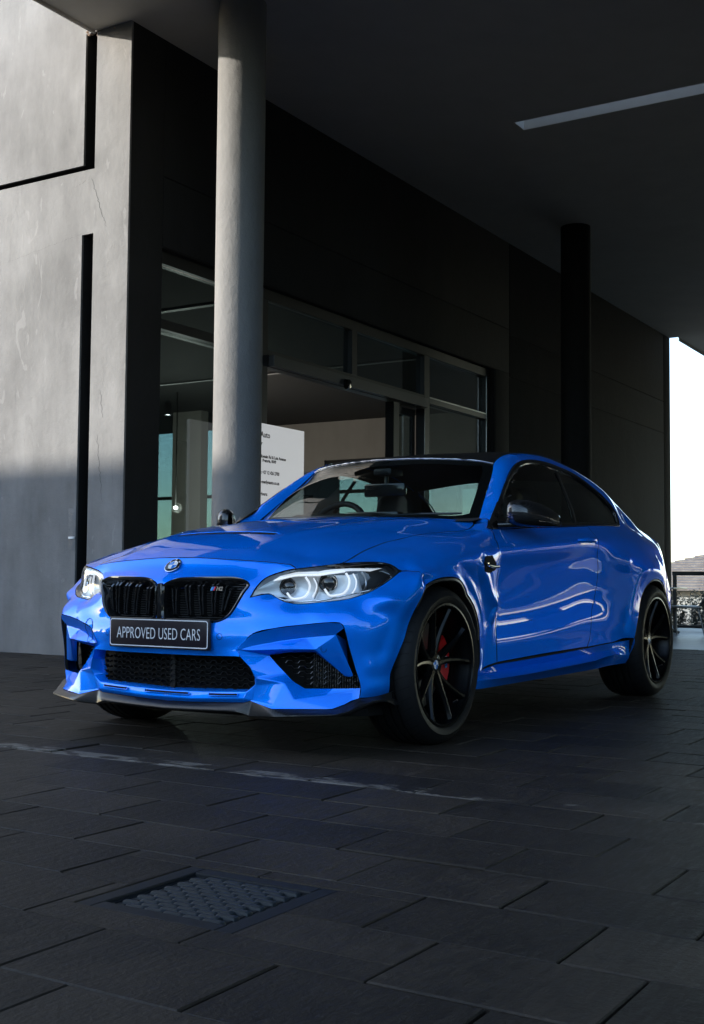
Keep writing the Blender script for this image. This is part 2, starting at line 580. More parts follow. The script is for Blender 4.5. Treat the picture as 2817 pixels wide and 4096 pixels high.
for n, (pri, d, xc, yc) in enumerate(cand):
    tz = rr.gauss(0, 0.0009); ax = rr.gauss(0, 0.0028); ay = rr.gauss(0, 0.0026); az = rr.gauss(0, 0.004)
    if n < 290:
        o = bpy.data.objects.new('paver', rr.choice(PM))
        COL.objects.link(o); o.parent = paving
        o.location = (xc + rr.gauss(0, 0.0012), yc + rr.gauss(0, 0.0012), tz)
        o.rotation_euler = (ax, ay, az)
    elif d < 26 and (pri == 0 or d < 12):
        a, bb = (PX - 0.0045) / 2, (PY - 0.0045) / 2
        v = []
        for ins, z in ((0, -0.04), (0, -0.003), (0.003, 0)):
            for sx, sy in ((-1, -1), (1, -1), (1, 1), (-1, 1)):
                X, Y = sx * (a - ins), sy * (bb - ins)
                v.append((xc + X, yc + Y, z + tz + X * -ay + Y * ax))
        f = [(8, 9, 10, 11)]
        for q in (0, 4):
            f += [(q + i, q + (i + 1) % 4, q + 4 + (i + 1) % 4, q + 4 + i) for i in range(4)]
        rest.add(v, f)
o = rest.build('paver', M['paver'], paving); tag(o, kind='stuff')
# ragged fill round the grate
gx0, gx1, gy0, gy1 = GRATE
for (xc, yc) in cut:                       # pavers trimmed round the frame
    x0, x1, y0, y1 = xc - PX / 2 + .002, xc + PX / 2 - .002, yc - PY / 2 + .002, yc + PY / 2 - .002
    for q in ((x0, min(x1, gx0 - .003), y0, y1), (max(x0, gx1 + .003), x1, y0, y1),
              (max(x0, gx0 - .002), min(x1, gx1 + .002), y0, min(y1, gy0 - .003)), (max(x0, gx0 - .002), min(x1, gx1 + .002), max(y0, gy1 + .003), y1)):
        if q[1] - q[0] > .02 and q[3] - q[2] > .02:
            MB().box(q[0], q[1], q[2], q[3], -.045, -.0005, .003).build('paver', M['paver'], paving)

# ---- drain grate
gr = empty('drain_grate', ((gx0 + gx1) / 2, (gy0 + gy1) / 2, 0))
tag(gr, 'dark cast iron drain grate set in the paving in front of the car', 'drain grate')
hx, hy = (gx1 - gx0) / 2, (gy1 - gy0) / 2
fr = MB()
w = 0.042
for b_ in ((-hx, hx, -hy, -hy + w), (-hx, hx, hy - w, hy), (-hx, -hx + w, -hy + w + .001, hy - w - .001), (hx - w, hx, -hy + w + .001, hy - w - .001)):
    fr.box(*b_, -0.05, -0.002, 0.003)
fr.build('grate_frame', M['iron'], gr)
MB().box(-hx + w, hx - w, -hy + w, hy - w, -0.05, -0.045).build('drain_pit', M['matt_black'], gr)
bars = MB()
ix, iy = hx - w - 0.004, hy - w - 0.004
n = 12
for i in range(n + 1):
    y = -iy + 2 * iy * i / n
    bars.box(-ix, ix, y - 0.004, y + 0.004, -0.032, -0.010)
bars.build('grate_bar', M['iron'], gr)
lug = MB().box(-0.011, 0.011, -0.026, 0.026, -0.022, -0.003, 0.008)
first = None
for i in range(13):
    for j in range(6):
        x = -ix + 0.012 + (2 * ix - 0.024) * i / 12
        y = -iy + 0.03 + (2 * iy - 0.06) * (j + (0.25 if i % 2 else -0.2)) / 5.05
        if abs(y) > iy - 0.02: continue
        if first is None:
            first = lug.build('grate_lug', M['iron_worn'], gr); first.location = (x, y, 0)
        else:
            copy_of(first, gr, (x, y, 0))

# ---- smooth deck beyond the pavers, pool and slope behind
o = MB().box(-15.3, -7.585, -3.955, 14, -0.05, -0.004).build('deck', M['deck']); tag(o, kind='structure')
o = MB().box(-16.9, -15.31, -8, 14, -0.06, -0.03).build('pool_water', M['water']); tag(o, kind='structure')

# ---- building: left wall (sunlit), facade, end wall, soffit
bld = empty('showroom_building', (-11, -10, 0))
tag(bld, 'grey plastered showroom with a dark glazed facade behind the blue car', 'building')
def bpart(mb, name, mat, smooth=None):
    o = mb.build(name, mat, None, smooth)
    o.parent = bld
    o.matrix_parent_inverse = Matrix.Translation((11, 10, 0))
    return o
DG = 0.16
bpart(MB().box(XL - 0.45, XL - DG, -30, YF - 0.30, -0.05, 9.0), 'groove_core_shade', M['dark_wall'])        # core behind the grooves, coloured dark for the shade in them
ybr = [-30, -4.51, -4.372, YF]; zbr = [-.05, 3.765, 4.355, 4.405, ZC, 9.0]
solid = {(i, j) for i in range(3) for j in range(5)} - {(1, 0), (0, 2), (1, 2), (1, 3), (2, 4), (1, 4)}
solid |= {(1, 4)}
sh = MB(); xa_, xb_ = XL - 0.022, XL
for (i, j) in solid:
    y0, y1, z0, z1 = ybr[i], ybr[i + 1], zbr[j], zbr[j + 1]
    sh.add([(xb_, y0, z0), (xb_, y1, z0), (xb_, y1, z1), (xb_, y0, z1)], [(0, 1, 2, 3)])
    for (di, dj, q) in ((-1, 0, (y0, z0, y0, z1)), (1, 0, (y1, z0, y1, z1)), (0, -1, (y0, z0, y1, z0)), (0, 1, (y0, z1, y1, z1))):
        if (i + di, j + dj) not in solid:
            sh.add([(xb_, q[0], q[1]), (xb_, q[2], q[3]), (xa_, q[2], q[3]), (xa_, q[0], q[1])], [(0, 1, 2, 3)])
o = bpart(sh, 'wall_render', M['plaster'])
bm = bmesh.new(); bm.from_mesh(o.data); bmesh.ops.remove_doubles(bm, verts=bm.verts[:], dist=1e-5); bmesh.ops.recalc_face_normals(bm, faces=bm.faces[:]); bm.to_mesh(o.data); bm.free()
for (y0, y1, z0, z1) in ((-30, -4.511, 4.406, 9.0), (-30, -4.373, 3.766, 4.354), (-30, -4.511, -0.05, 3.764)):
    bpart(MB().box(XL - DG + .001, XL - 0.0225, y0, y1, z0, z1), 'panel_side_shade', M['dark_wall'])  # dark blocks that give the panel sides their shade as colour
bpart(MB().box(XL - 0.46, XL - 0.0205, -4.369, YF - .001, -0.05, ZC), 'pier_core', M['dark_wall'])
bpart(MB().box(XL - 0.46, XL - 0.02, -4.40, YF - 0.02, ZC + 0.66, 9.0), 'upper_wall', M['plaster'])

# facade with the shopfront opening x -10.97..-3.80, z 0..3.68
FT = 0.30
fw = MB()
fw.box(-10.97, XL - 0.461, YF - FT, YF - 0.012, 3.69, 6.2)
fw.box(XE, -10.972, YF - FT, YF - 0.012, -0.05, 6.2)
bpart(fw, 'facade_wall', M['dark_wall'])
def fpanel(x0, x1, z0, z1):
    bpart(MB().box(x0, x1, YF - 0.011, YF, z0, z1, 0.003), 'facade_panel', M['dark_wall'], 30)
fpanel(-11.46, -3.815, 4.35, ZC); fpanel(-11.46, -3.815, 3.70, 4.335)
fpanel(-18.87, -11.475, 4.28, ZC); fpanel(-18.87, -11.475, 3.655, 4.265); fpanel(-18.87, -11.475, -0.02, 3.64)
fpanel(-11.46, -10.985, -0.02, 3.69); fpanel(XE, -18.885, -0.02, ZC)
# far end wall with windows, inside faces beige
ew = MB()
wins = [(-17.9, -14.3, 0.35, 4.55), (-13.3, -12.7, 0.35, 3.45), (-12.05, -9.2, 0.35, 3.5), (-8.6, -6.0, 0.35, 3.5)]
ycur = -18.0
for (a, b_, z0, z1) in wins:
    ew.box(XE, XE + 0.25, ycur, a, -0.05, 6.2)
    ew.box(XE, XE + 0.25, a, b_, -0.05, z0); ew.box(XE, XE + 0.25, a, b_, z1, 6.2)
    ycur = b_
ew.box(XE, XE + 0.25, ycur, YF - FT - 0.001, -0.05, 6.2)
bpart(ew, 'end_wall', M['inner_wall'])
for (a, b_, z0, z1) in wins:
    wf = MB()
    x0, x1 = XE + 0.08, XE + 0.16
    for q in ((a, a + .07, z0, z1), (b_ - .07, b_, z0, z1), (a + .07, b_ - .07, z0, z0 + .07), (a + .07, b_ - .07, z1 - .07, z1), (a + .07, b_ - .07, 2.72, 2.80)):
        wf.box(x0, x1, q[0], q[1], q[2], q[3])
    if b_ - a > 2:
        wf.box(x0 + .01, x1 - .01, (a + b_) / 2 - .04, (a + b_) / 2 + .04, z0 + .07, z1 - .07)
    w_ = bpart(wf, 'window', M['frame'])
    pn = MB().box(XE + 0.115, XE + 0.121, a + .07, b_ - .07, z0 + .07, z1 - .07).build('pane', M['pane_glass'])
    pn.parent = w_
# showroom floor, ceiling, side walls, roof
bpart(MB().box(XE + 0.25, XL - 0.46, -18, YF + 0.02, -0.052, -0.005), 'showroom_floor', M['inner_floor'])
bpart(MB().box(XE + 0.25, XL - 0.46, -18, YF - FT - 0.001, 4.40, 4.78), 'showroom_ceiling', M['black_ceiling'])
bpart(MB().box(XE, XL - 0.45, -18.3, -18.0, -0.05, 6.2), 'back_wall', M['inner_wall'])
bpart(MB().box(XE, XL - 0.461, -18.3, YF - 0.012, 6.2, 6.4), 'flat_roof', M['soffit'])
bpart(MB().box(-16.4, -16.15, -14.2, -13.4, 0, 4.6), 'inner_pier', M['inner_wall'])
bm_ = MB()
for x in (-8.2, -13.0): bpart(MB().box(x - .05, x + .05, -17.9, YF - FT - 0.05, 4.375, 4.398), 'ceiling_beam', M['strip'])
for y in (-8.6,): bpart(MB().box(XE + 0.3, XL - 0.6, y - .04, y + .04, 4.35, 4.374), 'ceiling_beam', M['strip'])
# lit ceiling raft lamps and a spot
for (x, y, wh) in ((-12.4, -13.0, 'small lit spotlight under the showroom ceiling, nearer of the pair left of the column'), (-14.8, -13.2, 'small lit spotlight under the showroom ceiling, farther of the pair left of the column')):
    l = empty('ceiling_spotlight', (x, y, 4.12)); tag(l, wh, 'spotlight', 'spotlights in the showroom ceiling')
    MB().lathe([(0.0, 0.25), (0.07, 0.25), (0.07, 0.0), (0.06, 0.0)], 14).build('lamp_housing', M['gloss_black'], l)
    MB().lathe([(0.058, 0.01), (0.0, 0.01)], 14).build('bulb', M['lamp_on'], l)
l = empty('spot_lamp', (-13.9, -12.2, 2.10)); tag(l, 'bright lit spot lamp glowing behind the glass left of the column', 'lamp')
MB().lathe([(0.0, -0.035), (0.03, -0.025), (0.045, 0.0), (0.03, 0.025), (0.0, 0.035)], 14).build('bulb', M['lamp_on'], l, 40)
MB().tube([(0, 0, 0.035), (0, 0, 2.55)], 0.012, 6).build('stem', M['frame'], l)
pl_ = bpy.data.lights.new('spot_lamp_light', 'POINT'); pl_.energy = 60; pl_.color = (1, .93, .82); pl_.shadow_soft_size = .1
po_ = bpy.data.objects.new('lamp_light', pl_); COL.objects.link(po_); po_.parent = l; po_.location = (.25, .25, -.02)

# ---- shopfront: frames and panes
sf = empty('shopfront', (-7.4, YF - 0.12, 0))
tag(sf, 'dark framed shopfront glazing with an open sliding doorway', 'shopfront')
def spart(mb, name, mat, parent=None):
    o = mb.build(name, mat)
    o.parent = parent or sf
    if parent is None: o.matrix_parent_inverse = Matrix.Translation((7.4, -(YF - 0.12), 0))
    return o
ya, yb = YF - 0.20, YF - 0.08
fr = MB()
for (x0, x1, z0, z1) in ((-10.97, -3.80, 3.575, 3.688), (-3.80 - .01, -3.80 + .0, 0, 3.57),
                         (-5.58, -5.33, 0, 3.57), (-10.97, -10.85, 0, 3.57)):
    fr.box(x0, x1, ya, yb, z0, z1)
for (x0, x1, z0, z1) in ((-7.35, -7.24, 3.06, 3.57), (-9.145, -9.005, 0, 3.57), (-8.355, -8.22, 0, 2.87)):
    fr.box(x0, x1, ya + .004, yb + .004, z0, z1)
for (x0, x1, z0, z1) in ((-9.0, -5.585, 2.88, 3.055), (-10.845, -9.15, 2.97, 3.05), (-5.325, -3.812, 2.97, 3.06), (-5.325, -3.812, 0, 0.1), (-10.845, -9.15, 0, .1)):
    fr.box(x0, x1, ya + .002, yb + .002, z0, z1)
spart(fr, 'shopfront_frame', M['frame'])
spart(MB().box(-10.852, -10.845, yb + .001, yb + 0.012, 0, 3.57).box(-9.005, -9.0, yb + .006, yb + .014, 0, 2.87).box(-10.84, -9.15, yb + .004, yb + .01, 3.035, 3.05), 'frame_edge', M['silver'])
spart(MB().box(-8.98, -5.59, yb + .003, yb + .075, 2.885, 3.0, 0.006), 'door_head', M['frame_light'])
sn = MB().lathe([(0.0, 0.055), (0.05, 0.045), (0.06, 0.0), (0.055, 0.0), (0.0, 0.01)], 18, 'Y')
o = spart(sn, 'door_sensor', M['gloss_black']); o.location = (-8.62 + 7.4 - 7.4, 0, 0)
o.location = (-7.0, yb + 0.075, 2.90)
ym = (ya + yb) / 2
for (x0, x1, z0, z1) in ((-5.325, -3.812, 3.06, 3.573), (-5.325, -3.812, 0.1, 2.97), (-7.24, -5.585, 3.056, 3.573), (-9.003, -7.352, 3.056, 3.573),
                         (-10.848, -9.147, 3.05, 3.573), (-10.848, -9.147, 0.1, 2.97)):
    spart(MB().box(x0, x1, ym - .004, ym + .004, z0, z1), 'pane', M['pane_glass'])
dl = spart(MB().box(-9.0, -8.93, ya - .05, ya - .01, 0, 2.87).box(-8.44, -8.36, ya - .05, ya - .01, 0, 2.87).box(-8.93, -8.44, ya - .05, ya - .01, 2.78, 2.87).box(-8.93, -8.44, ya - .05, ya - .01, 0, .12), 'sliding_door', M['frame'])
spart(MB().box(-8.93, -8.44, ya - .033, ya - .027, .12, 2.78), 'pane', M['pane_glass'], dl)

# ---- columns
def column(x, y, label, mat='column'):
    c = empty('column', (x, y, 0)); tag(c, label, 'column', 'round columns carrying the canopy')
    MB().lathe([(0.205, -0.02), (0.205, ZC + 0.01)], 72).build('shaft', M[mat], c, 60)
column(-3.62, -2.94, 'nearest round grey column, half sunlit, left of the car bonnet')
column(-11.2, -2.84, 'dark round column in full shade behind the car roof', 'column_shaded')
# ---- canopy slab with its slot
CX1, CY1 = 2.6, 16.0
sl = MB()
SX0, SX1, SY0, SY1 = -7.505, -7.235, -2.02, 4.2
zt = ZC + 0.62
for (x0, x1, y0, y1) in ((SX1, CX1, -4.38, CY1), (XL + .001, SX1, YF, CY1), (XE, SX0, YF, CY1), (-44, XE, -3.79, CY1),):
    pass
cells_x = [(-44, XE), (XE, SX0), (SX0, SX1), (SX1, XL), (XL, CX1)]
for (x0, x1) in cells_x:
    y0 = -3.79 if x1 <= XE + .01 else (YF if x1 <= XL + .01 else -4.38)
    if (x0, x1) == (SX0, SX1):
        sl.box(x0, x1, y0, SY0, ZC, zt); sl.box(x0, x1, SY1, CY1, ZC, zt)
    else:
        sl.box(x0, x1, y0, CY1, ZC, zt)
can = empty('canopy', (0, 0, 0)); tag(can, 'grey concrete canopy slab with a narrow slot over the car', 'canopy')
bm = bmesh.new()
me = bpy.data.meshes.new('tmp'); me.from_pydata(sl.v, [], sl.f); bm.from_mesh(me)
bmesh.ops.remove_doubles(bm, verts=bm.verts[:], dist=1e-5)
# drop internal double faces
seen = {}
for f in bm.faces:
    key = tuple(sorted(q.index for q in f.verts)); seen.setdefault(key, []).append(f)
bmesh.ops.delete(bm, geom=[f for k in seen.values() if len(k) > 1 for f in k], context='FACES')
bmesh.ops.recalc_face_normals(bm, faces=bm.faces[:])
o = bpy.data.objects.new('slab', bpy.data.meshes.new('slab')); bm.to_mesh(o.data); bm.free()
o.data.materials.append(M['soffit']); COL.objects.link(o); o.parent = can
# drip edge and slot lining
sk = MB()
t = 0.012
sk.box(SX0 + .0005, SX0 + t, SY0 + t + .001, SY1, ZC - 0.002, zt); sk.box(SX1 - t, SX1 - .0005, SY0 + t + .001, SY1, ZC - .002, zt); sk.box(SX0 + .0005, SX1 - .0005, SY0 + .0005, SY0 + t, ZC - .002, zt)
sk.build('slot_lining', M['slot_paint'], can)
MB().box(XL + .02, CX1, -4.40, -4.381, ZC - 0.03, zt + .02).build('edge_trim', M['soffit'], can)
MB().box(-44, XE - .12, -3.815, -3.791, ZC - .05, zt).build('edge_trim', M['soffit'], can)
# broken plaster where canopy meets the wall
br = MB()
rr = random.Random(11)
for k in range(46):
    y = -4.50 + rr.random() * 0.34; z = ZC + 0.03 - abs(rr.gauss(0, 0.035)); s_ = rr.uniform(0.008, 0.026)
    br.lathe([(0, s_), (s_ * .8, s_ * .3), (s_, -s_ * .4), (0, -s_)], 5, 'Z', org=(XL - rr.uniform(0, .05), y, z))
bpart(br, 'broken_plaster', M['broken'], 20)
# hairline cracks in the render
def crack(pts, w=0.004):
    mb = MB()
    v, f = [], []
    for i, (y, z) in enumerate(pts):
        ww = w * (0.4 + 0.6 * math.sin(math.pi * (i + .5) / len(pts)))
        v += [(XL + 0.0012, y - ww / 2, z), (XL + 0.0012, y + ww / 2, z)]
    f = [(2 * i, 2 * i + 1, 2 * i + 3, 2 * i + 2) for i in range(len(pts) - 1)]
    mb.add(v, f); bpart(mb, 'crack', M['matt_black'])
def wander(p0, p1, n, amp, seed):
    r2 = random.Random(seed)
    out = []
    for i in range(n + 1):
        t = i / n
        out.append((p0[0] + (p1[0] - p0[0]) * t + r2.uniform(-amp, amp), p0[1] + (p1[1] - p0[1]) * t + r2.uniform(-amp, amp)))
    return out
crack(wander((-4.40, 4.26), (-4.22, 3.80), 22, 0.008, 1))
crack(wander((-4.62, 4.22), (-4.42, 4.27), 10, 0.006, 2), 0.003)
crack(wander((-5.5, 3.64), (-4.53, 3.775), 40, 0.006, 3), 0.003)
crack(wander((-4.25, 2.35), (-4.22, 2.1), 12, 0.008, 4), 0.003)
crack(wander((-4.28, 1.95), (-4.20, 1.35), 26, 0.008, 5), 0.003)
# repaired patch with a small white bracket near the groove
o = MB().box(XL - .001, XL + 0.004, -4.60, -4.507, 0.93, 1.30, 0.003); bpart(o, 'repair_patch', M['column'], 30)
o = MB().box(XL + .004, XL + 0.016, -4.585, -4.515, 1.028, 1.048, 0.003); bpart(o, 'bracket', M['white_paint'], 30)

# ---- white sign board left of the doorway
SGX, SGY = -6.005, YF + 0.10
sg = empty('sign_board', (SGX, SGY, 0)); tag(sg, 'white information board with black lettering beside the column', 'sign')
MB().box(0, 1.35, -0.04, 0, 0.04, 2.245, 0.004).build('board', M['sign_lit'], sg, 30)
MB().box(0.10, 1.25, -0.16, 0.08, 0, 0.038).build('base', M['frame'], sg)
RX = Matrix.Rotation(R(90), 4, 'X') @ Matrix.Rotation(R(180), 4, 'Y')
def sign_text(txt, xr, z, size, sx=0.62):
    # text runs towards -x (left to right as seen from the car park); right end given
    o = text_mesh('lettering', txt, size, M['ink'], sg, (xr, 0.0015, z), RX, 0.0006, sx, 'RIGHT', 0.0015)
sign_text('Menlyn Auto', 0.62, 2.106, 0.080, 0.98)
sign_text('Dealer', 0.75, 2.030, 0.044, 1.0)
sign_text('Garstfontein Rd & Lois Avenue', 0.338, 1.900, 0.043, 0.96)
sign_text('Newlands  Pretoria, 0049', 0.51, 1.859, 0.043, 0.94)
sign_text('Phone: +27 12 426 2700', 0.452, 1.739, 0.047, 0.90)
sign_text('mini-menlynauto.co.za', 0.45, 1.644, 0.047, 0.92)
sign_text('Trading Hours:', 0.655, 1.522, 0.047, 0.94)
# welcome panel inside
wp = empty('welcome_panel', (-9.55, -5.654, 0)); tag(wp, 'pale welcome panel in the showroom seen through the car windscreen', 'sign')
MB().box(-0.02, 0.02, -0.95, 0.0, 0.0, 2.2, 0.004).build('board', M['sign_white'], wp)
RW = Matrix.Rotation(R(90), 4, 'Z') @ Matrix.Rotation(R(90), 4, 'X')
text_mesh('lettering', 'WELCOME', 0.072, M['ink'], wp, (0.0215, -0.41, 1.828), RW, 0.0006, 0.8, 'RIGHT', 0.002)
text_mesh('lettering', 'TO MINI.', 0.072, M['ink'], wp, (0.0215, -0.48, 1.757), RW, 0.0006, 0.8, 'RIGHT', 0.002)

M['leaf_dark'] = pbr('wood_leaf', (0.035, 0.05, 0.025), 0.8)
# ---- across the yard: building whose flat parapet shades the yard, and a sunlit wall added for reflections
def block(name, label, x0, x1, y0, y1, h, mat, cols, floors, face, trim=0.35, grp=None):
    e = empty(name, ((x0 + x1) / 2, (y0 + y1) / 2, 0)); tag(e, label, 'building', grp)
    cx, cy = e.location.x, e.location.y
    MB().box(x0 - cx, x1 - cx, y0 - cy, y1 - cy, -0.1, h).build('wall', mat, e)
    MB().box(x0 - cx - .12, x1 - cx + .12, y0 - cy - .12, y1 - cy + .12, h, h + trim).build('parapet', M['plaster'], e)
    w0 = None
    for fl in range(floors):
        for k in range(cols):
            t = (k + 0.5) / cols
            z = 0.9 + fl * 3.0
            if face == '-x': p = (x0 - cx, (y0 - cy) + (y1 - y0) * t, z); rz = -math.pi / 2
            elif face == '-y': p = ((x0 - cx) + (x1 - x0) * t, y0 - cy, z); rz = 0.0
            else: p = ((x0 - cx) + (x1 - x0) * t, y1 - cy, z); rz = math.pi
            if w0 is None:
                w0 = MB().box(-0.7, 0.7, -0.05, 0.02, 0, 1.45).build('window', M['frame'], e)
                p0 = MB().box(-0.62, 0.62, -0.058, -0.052, 0.07, 1.38).build('pane', M['dark_glass'], w0)
                w0.location = p; w0.rotation_euler = (0, 0, rz)
            else:
                w1 = copy_of(w0, e, p, (0, 0, rz)); copy_of(p0, w1)
    return e
M['cream'] = plaster('cream_wall', 0.52, 0.60, (1, 0.93, 0.84), 0.3, False)
M['pale'] = plaster('pale_wall', 0.55, 0.62, (1, 0.96, 0.9), 0.3, False)
block('office_block', 'flat roofed office block across the yard shading the paving', 12.0, 24.0, -42, -9.0, 8.35, M['plaster'], 9, 2, '-x')
gw = empty('warm_reflection_wall', (-30, 30, 0)); tag(gw, 'unseen low sunlit wall added for the warm band reflected in the door', 'wall')  # unseen, added to be mirrored as a warm band in the doors
MB().box(-45, 34, 0, .3, -.1, 1.5).build('masonry', M['cream'], gw)
MB().box(-45.1, 34.1, -.05, .35, 1.5, 1.58).build('coping', M['pale'], gw)
# unseen dark wall added to darken the doors, slit shaped for their bright streak
# (no upper slot)
pw_ = empty('dark_reflection_wall', (-20, CY1 + .2, 0)); tag(pw_, 'unseen dark wall with a long low slit added for the reflections in the car side', 'wall')
for (z0, z1) in ((-.05, .80), (1.35, zt),):
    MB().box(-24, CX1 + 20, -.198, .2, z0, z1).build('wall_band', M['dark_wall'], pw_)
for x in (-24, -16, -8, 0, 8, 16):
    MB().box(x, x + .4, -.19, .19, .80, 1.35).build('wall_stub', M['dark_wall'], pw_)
for x, wh in ((-18.8, 'farthest dark round column before the added far wall'), (-11.2, 'middle dark round column before the added far wall'), (-3.62, 'nearest dark round column before the added far wall')):
    column(x, CY1 - .6, wh, 'column_shaded')
# wood on the skyline in front of the car
rr = random.Random(21); mb = MB()
for k in range(150):
    a = R(rr.uniform(-20, 80)); d = rr.uniform(48, 62)
    cx_, cy_ = d * math.cos(a), d * math.sin(a); h = rr.uniform(3.5, 8.0); w = h * rr.uniform(.28, .5)
    for q in range(26):
        t = rr.random(); ww = w * math.sin(math.pi * min(.98, .12 + t * .86)) ** .7
        p = Vector((cx_ + rr.uniform(-1, 1) * ww, cy_ + rr.uniform(-1, 1) * ww, h * (.12 + .88 * t)))
        d1 = Vector((rr.gauss(0, 1), rr.gauss(0, 1), rr.gauss(0, 1))).normalized() * w * .4; d2 = d1.orthogonal().normalized() * w * .35
        d3 = d1.cross(d2).normalized() * w * .35
        mb.add([p + d1, p - d1, p + d2, p - d2, p + d3, p - d3], [(0, 2, 4), (2, 1, 4), (1, 3, 4), (3, 0, 4), (2, 0, 5), (1, 2, 5), (3, 1, 5), (0, 3, 5)])
o = mb.build('woodland', M['leaf_dark']); tag(o, kind='stuff')

# ---- far end: railing, table, chair, hedge, tiled house
rl = empty('railing', (-13.0, -0.84, 0)); tag(rl, 'dark tubular railing at the edge of the far terrace', 'railing')
q = MB()
q.tube([(0, -1.18, 0), (0, -1.18, 0.83)], 0.03, 10); q.build('post', M['rail'], rl, 40)
MB().tube([(0, -1.21, 0.83), (0, 3.0, 0.83)], 0.03, 10).build('top_rail', M['rail'], rl, 40)
MB().tube([(0, -1.18, 0.06), (0, 3.0, 0.06)], 0.02, 8).build('bottom_rail', M['rail'], rl, 40)
for y in (0.4, 1.9): MB().tube([(0, y, 0), (0, y, 0.83)], 0.025, 8).build('post', M['rail'], rl, 40)
tb = empty('cafe_table', (-11.55, -1.87, 0)); tag(tb, 'small grey pedestal table by the railing behind the car', 'table')
MB().box(-0.32, 0.32, -0.32, 0.36, 0.605, 0.63, 0.006).build('table_top', M['alu'], tb, 30)
MB().tube([(0, 0, 0.03), (0, 0, 0.6)], 0.035, 10).build('pedestal', M['rail'], tb, 40)
for a in (45, 135, 225, 315):
    c_, s_ = math.cos(R(a)), math.sin(R(a))
    MB().tube([(0, 0, 0.12), (c_ * .22, s_ * .22, 0.06), (c_ * .36, s_ * .36, 0.02)], [.026, .022, .02], 8).build('foot', M['alu'], tb, 40)
ch = empty('cafe_chair', (-11.42, -1.38, 0)); tag(ch, 'grey metal chair beside the far table, cut by the frame edge', 'chair')
MB().box(-0.2, 0.2, -0.24, 0.22, 0.36, 0.39, 0.012).build('seat', M['alu'], ch, 30)
bk = MB(); n = 9
rows = []
for i in range(n):
    t = i / (n - 1)
    rows.append([(x, 0.20 + 0.10 * t + 0.05 * math.sin(t * 2.2) - 0.03 * (x / .19) ** 2, 0.36 + 0.32 * t) for x in np.linspace(-.19, .19, 7) * (1 - .25 * t ** 3)])
bk.strip(rows)
o = bk.build('backrest', M['alu'], ch, 180)
sd = o.modifiers.new('thickness', 'SOLIDIFY'); sd.thickness = 0.016
for sx in (-1, 1):
    MB().tube([(sx * .17, -.21, 0.37), (sx * .17, -.20, 0)], 0.011, 8).build('leg', M['alu'], ch, 40)
    MB().tube([(sx * .17, .18, 0.37), (sx * .18, .27, 0)], 0.011, 8).build('leg', M['alu'], ch, 40)
# hedge behind the pool
def foliage(name, label, cx, cy, z0, lx, ly, h, n, seed, cat='hedge'):
    rr = random.Random(seed); mb = MB()
    for k in range(n):
        # plumes: upright shoots of small leaves
        px, py = cx + rr.uniform(-lx, lx), cy + rr.uniform(-ly, ly)
        hh = h * rr.uniform(0.65, 1.08)
        for q in range(110):
            t = rr.random() ** 0.8
            rad = 0.20 * (1.05 - t) + 0.03
            a = rr.uniform(0, 6.283); rr_ = rad * math.sqrt(rr.random())
            x, y, z = px + rr_ * math.cos(a), py + rr_ * math.sin(a), z0 + hh * t
            s_ = rr.uniform(0.022, 0.045)
            d1 = Vector((rr.gauss(0, 1), rr.gauss(0, 1), rr.gauss(0.5, 1))).normalized() * s_
            d2 = d1.orthogonal().normalized() * s_ * 0.45
            p = Vector((x, y, z))
            mb.add([p - d1 * .2, p + d2 + d1 * .5, p + d1 * 1.4, p - d2 + d1 * .5], [(0, 1, 2, 3)])
    o = mb.build(name, M['leaf']); tag(o, label, cat)
    return o
m = bpy.data.materials.new('hedge_leaf'); m.use_nodes = True
nt = m.node_tree; nt.nodes.clear()
rv_ = nt.nodes.new('ShaderNodeNewGeometry')
c = ramp(nt, rv_.outputs['Random Per Island'], [(0.0, (0.14, 0.15, 0.13)), (0.5, (0.26, 0.27, 0.245)), (1.0, (0.42, 0.42, 0.39))])
df_ = nt.nodes.new('ShaderNodeBsdfDiffuse'); tl_ = nt.nodes.new('ShaderNodeBsdfTranslucent'); ms_ = nt.nodes.new('ShaderNodeMixShader'); ou_ = nt.nodes.new('ShaderNodeOutputMaterial')
nt.links.new(c, df_.inputs[0]); nt.links.new(c, tl_.inputs[0]); ms_.inputs[0].default_value = 0.45
nt.links.new(df_.outputs[0], ms_.inputs[1]); nt.links.new(tl_.outputs[0], ms_.inputs[2]); nt.links.new(ms_.outputs[0], ou_.inputs[0])
M['leaf'] = m
foliage('hedge', 'bushy silvery hedge beyond the railing and pool', -18.6, -1.6, -0.9, 0.8, 2.6, 1.42, 300, 5)
# tiled house lower down the slope
hs = empty('tiled_house', (-45, -7.5, -3.6)); tag(hs, 'pale house with a tiled hip roof far beyond the hedge', 'house')
m, nt, b = mat_new('house_siding')
v = objco(nt)
sp = nt.nodes.new('ShaderNodeSeparateXYZ'); nt.links.new(v, sp.inputs[0])
c = ramp(nt, math_n(nt, 'FRACT', math_n(nt, 'MULTIPLY', sp.outputs['Z'], 5.5)), [(0.0, (0.13, 0.145, 0.15)), (0.12, (0.22, 0.245, 0.255)), (1.0, (0.25, 0.275, 0.285))])
nt.links.new(c, b.inputs['Base Color']); M['siding'] = m
MB().box(-5, 4.4, -6.5, 6.5, 0, 4.05).build('wall', M['siding'], hs)
wn = MB().box(4.4, 4.46, -3.75, -2.9, 2.9, 3.62).build('window', M['dark_glass'], hs)
m, nt, b = mat_new('roof_tile')
c = ramp(nt, noise(nt, 2.5, 4, 0.6, objco(nt)), [(0.35, (0.11, 0.10, 0.095)), (0.65, (0.17, 0.16, 0.15))])
nt.links.new(c, b.inputs['Base Color']); b.inputs['Roughness'].default_value = 0.8; M['tile'] = m
rf = MB(); nr = 15
